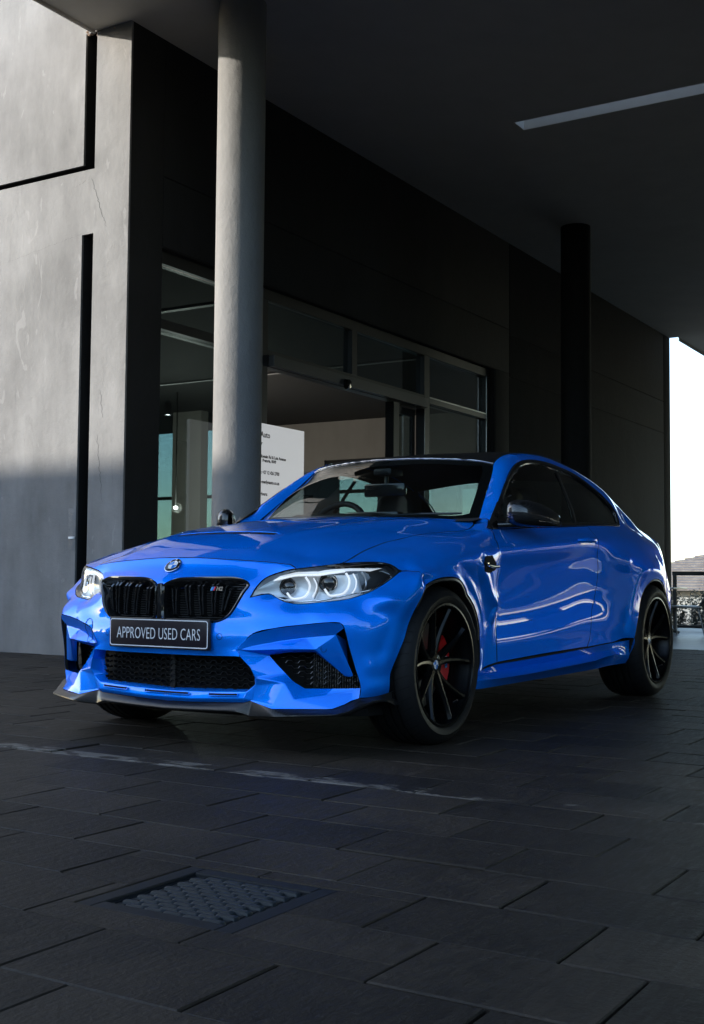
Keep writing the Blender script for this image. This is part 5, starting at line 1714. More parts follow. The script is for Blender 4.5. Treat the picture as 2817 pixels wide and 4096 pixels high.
# parking sensors and tow cover
for (p, r_) in (((.742,.296,.45), .0125), ((.742,-.296,.45), .0125)):
    q = BELT.snap((p[0], abs(p[1]), p[2]))[0]; n = BELT.nrm(BELT.dom((p[0], abs(p[1]), p[2]))[:, :2])[0]
    if p[1] < 0: q = q * (1, -1, 1); n = n * (1, -1, 1)
    z_ = Vector(n); x_ = z_.orthogonal().normalized(); y_ = z_.cross(x_)
    Mx = Matrix((x_, y_, z_)).transposed().to_4x4(); Mx.translation = Vector(q)
    mb = MB().lathe([(r_, .0004), (r_ * .88, .0006)], 24); mb.v = [tuple(Mx @ Vector(v)) for v in mb.v]
    mb.build('parking_sensor', M['matt_black'], CAR)
for s_ in (1, -1):
    z_ = Vector((.62, .72 * s_, .30)).normalized(); x_ = z_.orthogonal().normalized(); y_ = z_.cross(x_)
    Mx = Matrix((x_, y_, z_)).transposed().to_4x4(); Mx.translation = Vector((.580, .675 * s_, .408)) 
    mb = MB().lathe([(.0115, .0005), (.0098, .0008)], 22); mb.v = [tuple(Mx @ Vector(v)) for v in mb.v]
    mb.build('parking_sensor', M['matt_black'], low)
tc = crv([(.70,-.415,.47),(.69,-.43,.497),(.672,-.455,.502),(.655,-.475,.475),(.655,-.475,.43),(.668,-.46,.408),(.685,-.44,.405),(.698,-.42,.425),(.70,-.415,.47)], .01)
from mathutils.bvhtree import BVHTree
def drape(obs, pts, lift=.001):
    trees = [BVHTree.FromPolygons([v.co for v in o.data.vertices], [tuple(p.vertices) for p in o.data.polygons]) for o in obs]
    out = []
    for p in pts:
        best = None
        for t in trees:
            h = t.ray_cast(Vector((1.2, p[1], p[2])), Vector((-1, 0, 0)))
            if h[0] is not None and (best is None or h[0].x > best.x): best = h[0]
        out.append(tuple((best if best is not None else Vector(p)) + Vector((lift, 0, 0))))
    return out
tcs = drape([bumper, low], tc)
MB().tube(tcs[:-1], .0011, 5, closed=True).build('tow_cover', M['matt_black'], CAR)

# ------------------------------------------------------------------ headlamps
hl_loop = chain(rv(hl_up_in), hl_up_mid, hl_up_out, rv(hl_low))
hl_loop = chain(rv(hl_low)[:], crv([(.672,.392,.6),(.6722,.3921,.6)],.01), rv(hl_up_in), hl_up_mid, hl_up_out)
def on_skin(pts, off, step=.008):
    return BELT.snap(warp(crv(pts, step)), off)
GL = {
 'drl_a': [(.549,.562,.681),(.537,.573,.657),(.537,.572,.635),(.548,.562,.611),(.565,.543,.603),(.579,.527,.604),(.589,.504,.626)],
 'drl_a2': [(.526,.586,.681),(.514,.594,.657),(.516,.592,.635),(.527,.582,.610)],
 'drl_b': [(.405,.662,.698),(.397,.673,.670),(.400,.668,.643),(.414,.652,.619),(.440,.637,.614),(.464,.623,.615),(.483,.612,.638)],
 'drl_b2': [(.388,.688,.698),(.380,.697,.670),(.383,.692,.645),(.396,.678,.620)],
}
for s_ in (1, -1):
    hd = empty('headlight', (0, 0, 0), 0, CAR)
    def sided(P):
        P = np.array(P, float); P[:, 1] *= s_; return P
    def panel(name, mat, off, spacing, gap, fl=0.0):
        a = cdt_panel(BELT, hl_loop, spacing, name, mat, hd, gap, both='one', flange=fl, off=off, step=.006)
        if s_ < 0:
            a.data.transform(Matrix.Diagonal((1, -1, 1, 1))); a.data.flip_normals()
        return a
    def dish(U, P, N):
        return P, N
    hs_ = panel('lamp_reflector', M['lamp_silver'], -.052, .012, .004)
    belt_ring(hl_loop, [(0.0, -.004), (.0012, -.0015), (.0035, -.003), (.0045, -.02), (.004, -.053)], 'lamp_surround', M['gloss_black'], hd, s_)
    panel('lamp_lens', M['lens_glass'], -.0025, .010, .0022)
    for key in GL:
        r_ = .0046 if not key.endswith('2') else .0028
        MB().tube(sided(on_skin(GL[key], -.020)), r_, 8).build('light_guide', M['white_tube'], hd, 60)
    # brow strip and lower rim of the lamp
    br_ = MB()
    up = on_skin([(.604,.479,.690),(.574,.54,.702),(.506,.600,.714),(.41,.655,.722),(.353,.735,.729),(.30,.775,.729)], -.014)
    dn = on_skin([(.613,.458,.673),(.588,.509,.681),(.551,.56,.688),(.482,.614,.698),(.407,.659,.706),(.34,.742,.712)], -.018)
    m_ = min(len(up), len(dn)); ri = lambda P: P[np.linspace(0, len(P) - 1, 60).astype(int)]
    br_.strip([sided(ri(up)), sided(ri(dn))]); br_.build('lamp_brow', M['brow'], hd, 60)
    MB().tube(sided(on_skin([(.613,.458,.672),(.588,.509,.680),(.551,.56,.687),(.482,.614,.697),(.407,.659,.705)], -.017)), .0035, 6).build('light_guide', M['white_tube'], hd, 60)
    MB().tube(sided(on_skin([(.655,.412,.611),(.640,.426,.616),(.618,.452,.618),(.611,.472,.608),(.600,.496,.596),(.588,.522,.589),(.561,.55,.588),(.48,.614,.599),(.396,.673,.613)], -.010)), .0035, 6).build('lamp_rim', M['chrome'], hd, 60)
    MB().tube(sided(on_skin([(.396,.673,.613),(.352,.737,.637),(.313,.766,.663),(.282,.788,.688)], -.010)), .003, 6).build('lamp_rim', M['chrome'], hd, 60)
    # two projector modules: dark bezels with clear eyes
    for (p, r_) in (((.590,.505,.645), .036), ((.468,.617,.655), .038)):
        p = warp(p); c_ = BELT.snap(p, -.046)[0]; n = BELT.nrm(BELT.dom(p)[:, :2])[0]; n = n * .5 + np.array((.86, .12, 0)) * .5
        z_ = Vector(n).normalized(); x_ = z_.orthogonal().normalized(); y_ = z_.cross(x_)
        Mx = Matrix((x_, y_, z_)).transposed().to_4x4(); Mx.translation = Vector(c_)
        for nm_, prof, mt in (('lamp_bezel', [(r_ * 1.05, -.004), (r_ * 1.05, .006), (r_ * .9, .012), (r_ * .82, .006)], 'chrome'), ('projector_eye', [(r_ * .82, .004), (r_ * .6, .012), (r_ * .3, .016), (0, .017)], 'eye')):
            if mt == 'eye' and 'eye' not in M: M['eye'] = pbr('projector_glass', g3(0.02), 0.03, coat=1.0, metal=0.3)
            mb = MB().lathe(prof, 28); mb.v = [tuple(Mx @ Vector(v)) for v in mb.v]
            if s_ < 0: mb.flip_y()
            o = mb.build(nm_, M[mt], hd, 50); fix_normals(o)
    # dark divider fins and outer chamber
    for pts in ([(.525,.583,.679),(.511,.595,.655),(.512,.593,.63),(.525,.582,.606)], [(.36,.715,.708),(.348,.725,.678),(.352,.720,.650),(.366,.702,.626)]):
        MB().tube(sided(on_skin(pts, -.03)), .005, 6).build('lamp_fin', M['silver'], hd, 60)
    oc_ = cdt_panel(BELT, warp(chain(crv([(.372,.706,.712),(.30,.770,.722)], .01), crv([(.30,.770,.722),(.262,.800,.708)], .01), crv([(.262,.800,.708),(.31,.775,.672)], .01), crv([(.31,.775,.672),(.37,.722,.640)], .01), crv([(.37,.722,.640),(.372,.706,.712)], .01))), .012, 'outer_chamber', M['trim_black'], hd, .001, both='one', flange=0, off=-.035)
    if s_ < 0: oc_.data.transform(Matrix.Diagonal((1, -1, 1, 1))); oc_.data.flip_normals()
    if s_ > 0:
        q0, q1 = BELT.snap(warp((.360,.726,.7195)), -.0018)[0], BELT.snap(warp((.310,.768,.7195)), -.0018)[0]
        ux_ = Vector(q1 - q0).normalized(); uz = Vector(BELT.nrm(BELT.dom(q0)[:, :2])[0]); uy = uz.cross(ux_).normalized(); uz = ux_.cross(uy)
        Mt = Matrix((ux_, uy, uz)).transposed().to_4x4(); Mt.translation = Vector(q0)
        text_mesh('lamp_lettering', 'BMW Adaptive LED', .0075, M['plate_white'], hd, (0, 0, 0), Mt, .0002, 1.0)
# ------------------------------------------------------------------ roof, windscreen, rear
hdr = crv([(-1.16,.551,1.278),(-1.125,.49,1.291),(-1.078,.315,1.306),(-1.045,.114,1.313),(-1.04,0,1.3135)])
ROOF = [tuple(p) for p in hdr[::5]] + [tuple(p) for p in rail_top[:160:6]] + [
 (-1.25,0,1.352),(-1.45,0,1.380),(-1.7,0,1.394),(-1.95,0,1.390),(-2.2,0,1.368),(-2.42,0,1.325),
 (-1.25,.3,1.345),(-1.45,.3,1.374),(-1.7,.3,1.388),(-1.95,.3,1.384),(-2.2,.3,1.360),(-2.42,.3,1.312),
 (-1.35,.48,1.356),(-1.6,.48,1.378),(-1.85,.49,1.380),(-2.1,.50,1.358),(-2.35,.50,1.305)]
RF = Sheet(ROOF, 1e-5)
rear_hdr = crv([(-2.43,0,1.322),(-2.43,.3,1.310),(-2.42,.50,1.288),(-2.40,.603,1.272)])
ri_ = [p for p in rail_top if p[0] > -2.40]
roof_loop = chain(rv(hdr), np.array(ri_), rv(rear_hdr), crv([(-2.43,0,1.322),(-1.04,0,1.3135)]))
roof = cdt_panel(RF, roof_loop, 0.03, 'roof', M['carbon'], CAR, 0.001, symx=[0.0], step=.02)

cowl_w = crv([(-.770,.664,.968),(-.70,.58,.962),(-.62,.42,.966),(-.545,.20,.968),(-.53,0,.969)])
WS = [tuple(p) for p in hdr[::5]] + [tuple(p) for p in cowl_w[::6]] + [tuple(p + (-.004, -.004, 0)) for p in ws_edge[::6]] + [
 (-.80,0,1.158),(-.80,.25,1.148),(-.83,.42,1.130),(-.68,.2,1.075),(-.93,.2,1.232),(-.98,.42,1.222),(-.66,0,1.068),(-.93,0,1.240),(-.72,.42,1.055),(-.90,.55,1.128)]
WSH = Sheet(WS, 4e-5)
ws_in = ws_edge + np.array((-.003, -.005, -.001))
ws_loop = chain(rv(cowl_w), crv([cowl_w[0], ws_in[0]], .01), ws_in, rv(hdr)[::-1] if False else hdr, crv([(-1.04,0,1.3135),(-.53,0,.969)]))
ws = cdt_panel(WSH, ws_loop, 0.03, 'windscreen', M['windscreen_glass'], CAR, 0.002, symx=[0.0], flange=0, step=.015)
# black printed border inside the glass, and the bright seam under the roof edge
bd_ = MB()
D = WSH.dom(np.vstack([rv(cowl_w), ws_in, hdr]))
def wband(c_out, c_in, nm):
    a = WSH.pos(np.array(c_out)[:, :2]); b_ = WSH.pos(np.array(c_in)[:, :2])
    n = min(len(a), len(b_)); ix = np.linspace(0, 1, 60)
    pick = lambda P: P[(ix * (len(P) - 1)).astype(int)] - (0, 0, .004)
    for s_ in (1, -1):
        mb = MB(); mb.strip([pick(a), pick(b_)])
        if s_ < 0: mb.flip_y()
        mb.build(nm, M['matt_black'], ws)
hdr_in = crv([(-1.112,.512,1.258),(-1.078,.47,1.268),(-1.03,.30,1.283),(-.995,.11,1.290),(-.985,0,1.291)])
edge_in = crv([(-.745,.615,.985),(-.895,.582,1.085),(-1.005,.550,1.163),(-1.078,.530,1.222),(-1.112,.512,1.258)])
wband(hdr, hdr_in, 'windscreen_border'); wband(ws_in, edge_in, 'windscreen_border')
cow_in = crv([(-.79,.62,.99),(-.72,.55,.992),(-.645,.40,.994),(-.575,.20,.996),(-.56,0,.997)])
wband(cowl_w, cow_in, 'windscreen_border')
MB().tube([tuple(p + (.002, 0, .001)) for p in hdr] + [tuple(p * (1, -1, 1) + (.002, 0, .001)) for p in rv(hdr)[1:]], .0035, 6).build('roof_edge_seam', M['silver'], CAR, 60)
# sensor pod and mirror behind the glass
MB().box(-1.10, -.97, -.055, .055, 1.225, 1.262, .012).build('sensor_pod', M['trim_black'], CAR, 30)
rm = MB().box(-1.02, -.99, -.125, .125, 1.115, 1.185, .013); o = rm.build('inner_mirror', M['gloss_black'], CAR, 30)
MB().tube([(-1.02, 0, 1.24), (-1.015, 0, 1.17)], .011, 8).build('mirror_stalk', M['trim_black'], CAR, 40)
# rear glass, deck
dk_in = crv([(-2.86,.625,1.050),(-2.90,.40,1.040),(-2.92,0,1.045)])
RG = Sheet([tuple(p) for p in rear_hdr[::6]] + [tuple(p) for p in dk_in[::6]] + [(-2.56,.600,1.20),(-2.70,.612,1.125),(-2.66,0,1.20),(-2.66,.35,1.185)], 2e-5)
rg_loop = chain(rear_hdr, crv([(-2.40,.603,1.272),(-2.56,.600,1.205),(-2.72,.612,1.125),(-2.86,.625,1.050)]), dk_in, crv([(-2.92,0,1.045),(-2.43,0,1.322)]))
cdt_panel(RG, rg_loop, .04, 'rear_window', M['pane_glass'], CAR, .002, symx=[0.0], flange=0, step=.02)
DKS = Sheet([tuple(p) for p in dk_in[::6]] + [tuple(p) for p in deck_edge[::8]] + [(-3.2,0,1.03),(-3.2,.35,1.015),(-3.0,.66,.995),(-3.45,0,1.01),(-2.95,.70,1.005),(-3.04,.735,.968)], 2e-5)
dk_loop = chain(rv(dk_in), crv([(-2.86,.625,1.05),(-2.88,.655,1.045),(-2.95,.70,1.005),(-3.04,.735,.968),(-3.10,.77,.935)]), deck_edge, crv([(-3.53,0,.985),(-2.92,0,1.045)]))
cdt_panel(DKS, dk_loop, .03, 'boot_lid', M['paint'], CAR, .0016, symx=[0.0], step=.02)
# shoulder filler between rear glass and the side skin
fl = MB()
a = np.array([p for p in rail_top if -2.90 < p[0] < -2.39]); a = a[np.linspace(0, len(a) - 1, 24).astype(int)]
b_ = crv([(-2.40,.603,1.272),(-2.56,.600,1.205),(-2.72,.612,1.125),(-2.86,.625,1.050)]); b_ = b_[np.linspace(0, len(b_) - 1, 24).astype(int)]
fl.strip([a - (0, .001, .001), b_]); fl.mirror_y(); fl.build('rear_pillar_fillet', M['paint'], CAR, 60)

# ------------------------------------------------------------------ side glass with black surround
win_loop = chain(belt_line, belt_r, win_up)
split = crv([(-1.746,.66,1.287),(-1.70,.735,1.14),(-1.655,.80,.978)])
up_pts = win_up
iu = int(np.argmin(np.linalg.norm(win_up[:, [0, 2]] - np.array((-1.76, 1.3205)), axis=1)))
bl = np.vstack([belt_line[:-1], belt_r]); ib = int(np.argmin(np.abs(bl[:, 0] + 1.655)))
pane_a = np.vstack([bl[:ib], rv(split), win_up[iu:-1]])
pane_b = np.vstack([bl[ib:-1], win_up[:iu], split[:-1]])
for s_ in (1, -1):
    for nm_, lp_ in (('door_window', pane_a), ('quarter_window', pane_b)):
        o = cdt_panel(BELT, lp_, .03, nm_, M['pane_glass'], CAR, .004, both='one', flange=0, off=-.010, step=.012)
        if s_ < 0: o.data.transform(Matrix.Diagonal((1, -1, 1, 1))); o.data.flip_normals()
    belt_ring(win_loop, [(-.001, -.003), (.002, .003), (.012, .003), (.020, -.002), (.022, -.012), (.030, -.013)], 'window_trim', M['gloss_black'], CAR, s_)
    ps = BELT.snap(split, -.006)
    mb = MB(); mb.strip([ps + (.022, 0, -.004), ps + (.018, 0, .0), ps + (-.016, 0, 0), ps + (-.020, 0, -.004)])
    if s_ < 0: mb.flip_y()
    o = mb.build('window_post', M['gloss_black'], CAR, 60); fix_normals(o)
    pw = BELT.snap(crv([(-.70,.79,.97),(-.884,.72,1.083),(-1.023,.685,1.171),(-1.141,.657,1.237),(-1.249,.640,1.283),(-1.419,.630,1.317),(-1.70,.632,1.322)], .02))
    pw = pw - (0, .010, .022); pw[:, 1] *= s_
    MB().tube(pw, .0026, 6).build('window_bead', M['silver'], CAR, 60)
# inner shell: dark trim and headliner so the cabin reads as a room
win_hole = BELT.snap(win_loop)
shell_loop = chain(ws_edge, rail_top[:int(len(rail_top) * .86)], crv([(-2.93,.69,1.02),(-2.9,.78,.90),(-2.88,.80,.75)]), crv([(-2.88,.80,.75),(-1.7,.84,.62),(-.62,.85,.62)]), crv([(-.62,.85,.62),(-.66,.80,.90),(-.753,.668,.966)]))
inn = cdt_panel(BELT, shell_loop, .05, 'inner_trim', M['dash'], CAR, .004, [win_loop], both='pair', flange=0, off=-.030, step=.03)
cdt_panel(RF, roof_loop, .05, 'headliner', M['headliner'], CAR, .004, symx=[0.0], flange=0, off=-.022, step=.03)

# ------------------------------------------------------------------ cabin furniture
ds = MB()
ds.strip([[(x - .13 * (y / .68) ** 2, y, z) for y in np.linspace(-.69, .69, 25)] for x, z in ((-.50, .955), (-.70, .985), (-.90, .985), (-1.02, .955), (-1.06, .86), (-1.04, .70))])
o = ds.build('dashboard', M['dash'], CAR, 40); fix_normals(o)
MB().box(-1.03, -.965, -.22, .10, .955, 1.035, .012).build('dash_screen', M['gloss_black'], CAR, 30)
MB().box(-1.06, -.93, -.56, -.20, .955, 1.03, .03).build('instrument_hood', M['dash'], CAR, 30)
sw = MB(); cx, cy, cz = -1.10, -.37, .925
pts = []
for k in range(36):
    a = 2 * math.pi * k / 36
    pts.append((cx - .19 * math.sin(a) * .38, cy + .185 * math.cos(a), cz + .185 * math.sin(a) * .93))
sw.tube(pts, .017, 8, closed=True)
for a in (0, math.pi, -math.pi / 2):
    sw.tube([(cx + .02, cy, cz), (cx - .19 * math.sin(a) * .38, cy + .17 * math.cos(a), cz + .17 * math.sin(a) * .93)], .016, 6)
sw.build('steering_wheel', M['seat'], CAR, 60)
def seat(x, y):
    st = empty('seat', (x, y, 0), 0, CAR)
    b_ = MB(); n = 13
    rows_ = []
    for zz, w, xo in ((.52, .25, 0), (.70, .265, -.06), (.88, .255, -.12), (1.00, .20, -.155), (1.06, .135, -.17), (1.15, .125, -.185), (1.20, .085, -.20)):
        rows_.append([(xo + .055 * math.sin(math.pi * t / (n - 1)) * -1 + .05, -w + 2 * w * t / (n - 1), zz) for t in range(n)])
    b_.strip(rows_)
    o = b_.build('backrest', M['seat'], st, 60)
    sd = o.modifiers.new('thickness', 'SOLIDIFY'); sd.thickness = .09; sd.offset = 0
    MB().box(-.02, .48, -.25, .25, .40, .55, .05).build('cushion', M['seat'], st, 40)
    for (dy, mt) in ((.196, 'badge_blue'), (.216, 'badge_red')):
        MB().box(-.115, -.035, dy - .008, dy + .008, .86, 1.03, .004).build('seat_stripe', M[mt], st)
    return st
seat(-1.62, .37); seat(-1.62, -.37)
MB().box(-2.55, -2.35, -.55, .55, .45, .98, .06).build('rear_bench', M['seat'], CAR, 40)
MB().box(-2.9, -2.55, -.58, .58, .90, .985, .02).build('rear_shelf', M['dash'], CAR, 40)
# wipers
for pts in ([(-.60, .22, .985), (-.66, .42, .995), (-.745, .585, 1.0)], [(-.575, -.42, .985), (-.565, -.10, .985), (-.58, .18, .992)]):
    MB().tube(pts, [.010, .008, .005], 6).build('wiper', M['trim_black'], CAR, 60)

# ------------------------------------------------------------------ sills and skirts
def loft(rows_, name, mat, both=True, smooth=50, parent=CAR, m=70):
    R_ = [by_index([tuple(p) for p in r], m) for r in rows_]
    for s_ in ((1, -1) if both else (1,)):
        mb = MB(); mb.strip(R_)
        if s_ < 0: mb.flip_y()
        o = mb.build(name, mat, parent, smooth); fix_normals(o)
    return o
xs_ = [-.36, -.42, -.557, -.80, -1.10, -1.40, -1.66, -1.85, -2.05, -2.30]
top = [(.848,.262),(.855,.283),(.863,.300),(.863,.304),(.863,.311),(.862,.318),(.860,.325),(.857,.332),(.857,.338),(.866,.347)]
mid = [(.845,.25),(.846,.258),(.848,.266),(.847,.270),(.847,.276),(.846,.282),(.846,.288),(.848,.296),(.853,.306),(.866,.30)]
lipo = [(.846,.235),(.864,.236),(.890,.240),(.905,.243),(.909,.250),(.909,.256),(.906,.262),(.888,.270),(.870,.274),(.866,.262)]
lipb = [(.845,.226),(.858,.226),(.876,.230),(.888,.232),(.891,.238),(.891,.245),(.888,.250),(.875,.258),(.862,.254),(.862,.243)]
bot = [(.838,.200),(.846,.198),(.855,.200),(.858,.202),(.858,.204),(.858,.206),(.856,.208),(.851,.210),(.846,.214),(.842,.214)]
und = [(.70,.19)] * 10
rows_ = [[(x, y - dy, z) for x, (y, z) in zip(xs_, L)] for L, dy in ((top, .0), (mid, .0), (lipo, .0), (lipb, 0), (bot, .0), (und, 0))]
r2_ = []
for r in rows_: r2_.append(r)
# double the lip rows so that its edge stays crisp
lo = [tuple(np.array(a) * .93 + np.array(b_) * .07) for a, b_ in zip(rows_[2], rows_[1])]
loft([rows_[0], rows_[1], lo, rows_[2], rows_[3], rows_[4], rows_[5]], 'side_skirt', M['paint'], smooth=32)
loft([[(x, y - .012, z + .006) for x, (y, z) in zip(xs_, top)], [(x, y - .012, z - .008) for x, (y, z) in zip(xs_, top)]], 'sill_gap', M['matt_black'])

# underbody and wheel housings
MB().box(-3.3, .50, -.60, .60, .17, .45).build('underbody', M['matt_black'], CAR)
MB().box(-1.95, -.80, -.80, .80, .20, .40).build('floor_pan', M['matt_black'], CAR)
for (x, s_) in ((0, 1), (0, -1), (-2.655, 1), (-2.655, -1)):
    hw = MB(); n = 26
    rr_ = .375
    rows_ = []
    for y in (.54, .80, .872, .874):
        r_ = rr_ if y < .87 else (.372 if y < .873 else .352)
        lim = lambda a: .850 if math.sin(a) > .42 else (.80 + .050 * max(0, (math.sin(a) + .05) / .47))
        rows_.append([(x + r_ * math.cos(a), (y if y < .7 else min(y, lim(a) + (y - .872) * (y > .872) )) * s_, .33 + r_ * math.sin(a)) for a in np.linspace(-.40, math.pi + .40, n)])
    hw.strip(rows_)
    hw.add([(x, .54 * s_, .33)] + rows_[0], [(0, i, i + 1) for i in range(1, n)])
    hw.build('wheel_housing', M['matt_black'], CAR, 60)
    # rubber arch lip
lipF = BELT.snap(crv([(.264,.890,.569),(.213,.905,.645),(.122,.920,.679),(.05,.925,.687),(-.05,.922,.684),(-.13,.908,.662),(-.203,.890,.616),(-.285,.885,.556),(-.335,.880,.485),(-.353,.875,.418)], .015), -.004)
lipR = BELT.snap(crv([(-2.295,.900,.363),(-2.325,.910,.47),(-2.384,.905,.573),(-2.458,.903,.639),(-2.56,.915,.689),(-2.655,.917,.697),(-2.76,.911,.68),(-2.85,.902,.632),(-2.93,.890,.565)], .015), -.004)
for P, cx in ((lipF, 0), (lipR, -2.655)):
    d = np.array((cx, 0, .33)) - P; d[:, 1] = 0; d /= np.linalg.norm(d, axis=1)[:, None]
    for s_ in (1, -1):
        mb = MB(); mb.strip([P + d * .001, P + d * .010 + (0, .002, 0), P + d * .017 - (0, .012, 0), P + d * .012 - (0, .05, 0)])
        if s_ < 0: mb.flip_y()
        o = mb.build('arch_lip', M['trim_black'], CAR, 60); fix_normals(o)

# ------------------------------------------------------------------ wing vent, door handle, fuel of details
for s_ in (1, -1):
    gv = empty('side_vent', (0, 0, 0), 0, CAR)
    def vput(mb, nm, mat, sm=30):
        if s_ < 0: mb.flip_y()
        o = mb.build(nm, mat, gv, sm); fix_normals(o); return o
    V_ = [(-.333,.905,.752),(-.345,.905,.784),(-.42,.897,.786),(-.475,.888,.752),(-.470,.885,.722),(-.40,.893,.708),(-.340,.900,.716)]
    V_ = [tuple(p) for p in BELT.snap(V_, .005)]
    mb = MB(); bb = [(x, y - .03, z) for x, y, z in V_]
    n = len(V_)
    mb.add(V_ + bb, [tuple(range(n))] + [(i, (i + 1) % n, n + (i + 1) % n, n + i) for i in range(n)])
    vput(mb, 'vent_plate', M['matt_black'])
    vput(MB().tube([tuple(p) for p in BELT.snap([(-.345,.907,.746),(-.42,.905,.745),(-.505,.893,.748)], .010)], [.006, .009, .004], 8), 'vent_blade', M['gloss_black'], 60)
    vput(MB().tube([tuple(p) for p in BELT.snap([(-.338,.912,.743),(-.40,.912,.742),(-.47,.902,.744)], .020)], .0022, 6), 'vent_trim', M['chrome'], 60)
    if s_ > 0:
        Mv = Matrix(((-1, 0, .08, -.352), (-.10, 0, .99, .9145), (0, 1, 0, .7465), (0, 0, 0, 1)))
        text_mesh('vent_letters', 'M2', .012, M['chrome'], gv, (0, 0, 0), Mv, .0006, 1.1)
    dh = empty('door_handle', (0, 0, 0), 0, doors[0] if s_ > 0 else doors[1])
    def hput(mb, nm, mat, sm=50):
        if s_ < 0: mb.flip_y()
        o = mb.build(nm, mat, dh, sm); fix_normals(o); return o
    hp = BELT.snap([(-1.55,.865,.893)])[0]
    # body-coloured bar with its rear pivot, and the hand recess behind
    x0 = hp[0]; y0 = hp[1]; z0 = hp[2] - .004
    hput(MB().tube([(x0 + .045, y0 - .002, z0 - .004), (x0 + .02, y0 + .022, z0 - .002), (x0 - .04, y0 + .034, z0), (x0 - .10, y0 + .034, z0 + .002), (x0 - .145, y0 + .024, z0 + .004), (x0 - .165, y0 - .002, z0 + .005)], [.010, .014, .016, .015, .013, .010], 10), 'handle_bar', M['paint'])
    q = MB().lathe([(.033, .0), (.029, .002), (.0, -.004)], 24, 'Y'); q.v = [(x0 - .05 + v[0] * 1.7, y0 + .003 + v[1], z0 - .006 + v[2]) for v in q.v]

# ------------------------------------------------------------------ door mirrors
for s_ in (1, -1):
    mr = empty('door_mirror', (0, 0, 0), 0, CAR)
    def mput(mb, nm, mat, sm=50):
        if s_ < 0: mb.flip_y()
        o = mb.build(nm, mat, mr, sm); fix_normals(o); return o
    # housing lofted along y: sections as (y, x centre, z centre, half depth x, half height z)
    secs = [(.828,-.748,.992,.020,.042), (.842,-.755,.998,.042,.052), (.872,-.780,1.000,.070,.060), (.908,-.818,.998,.084,.059), (.944,-.866,.991,.083,.053), (.972,-.915,.980,.064,.040), (.988,-.958,.971,.040,.026), (.993,-.978,.968,.014,.012)]
    mb = MB(); rows_ = []
    nn = 28
    for (y, xc, zc, hx_, hz_) in secs:
        row = []
        for k in range(nn + 1):
            a = 2 * math.pi * k / nn
            ca, sa = math.cos(a), math.sin(a)
            sx = abs(ca) ** .75 * (1 if ca > 0 else -1); sz = abs(sa) ** .75 * (1 if sa > 0 else -1)
            row.append((xc + hx_ * sx, y, zc + hz_ * sz - (.010 * max(0, -sx))))
        rows_.append(row)
    mb.strip(rows_)
    mput(mb, 'mirror_cap', M['carbon_gloss'])
    # lower gloss shell and indicator line
    mb = MB(); low_rows = []
    for (y, xc, zc, hx_, hz_) in secs:
        row = []
        for k in range(13):
            a = math.pi + math.pi * k / 12
            ca, sa = math.cos(a), math.sin(a)
            sx = abs(ca) ** .75 * (1 if ca > 0 else -1); sz = abs(sa) ** .75 * (1 if sa > 0 else -1)
            row.append((xc + (hx_ + .004) * sx, y, zc - .018 + (hz_ - .012) * sz))
        low_rows.append(row)
    mb.strip(low_rows); mput(mb, 'mirror_base_shell', M['gloss_black'])
    mput(MB().tube([(-.725,.866,.966),(-.760,.912,.964),(-.820,.957,.958),(-.895,.984,.954)], [.004,.006,.006,.003], 8), 'mirror_indicator', M['chrome'], 60)
    mput(MB().tube([(-.70,.79,.938),(-.75,.845,.942),(-.80,.90,.950)], [.022, .020, .014], 10), 'mirror_arm', M['gloss_black'])
    tri_ = [(-.60,.803,.925),(-.86,.733,1.070),(-.80,.806,.932)]
    t3 = BELT.snap(tri_, .002)
    mb = MB().add(list(map(tuple, t3)) + [tuple(p - (0, .012, 0)) for p in t3], [(0, 1, 2), (0, 1, 4, 3), (1, 2, 5, 4), (2, 0, 3, 5)])
    mput(mb, 'mirror_sail', M['gloss_black'], 20)
    g_ = MB(); xg = lambda y: -.78 - (y - .83) * .95 - .075
    g_.add([(xg(.86), .86, .962), (xg(.965), .965, .960), (xg(.965), .965, 1.005), (xg(.86), .86, 1.03)], [(0, 1, 2, 3)])
    mput(g_, 'mirror_glass', M['chrome'], 20)

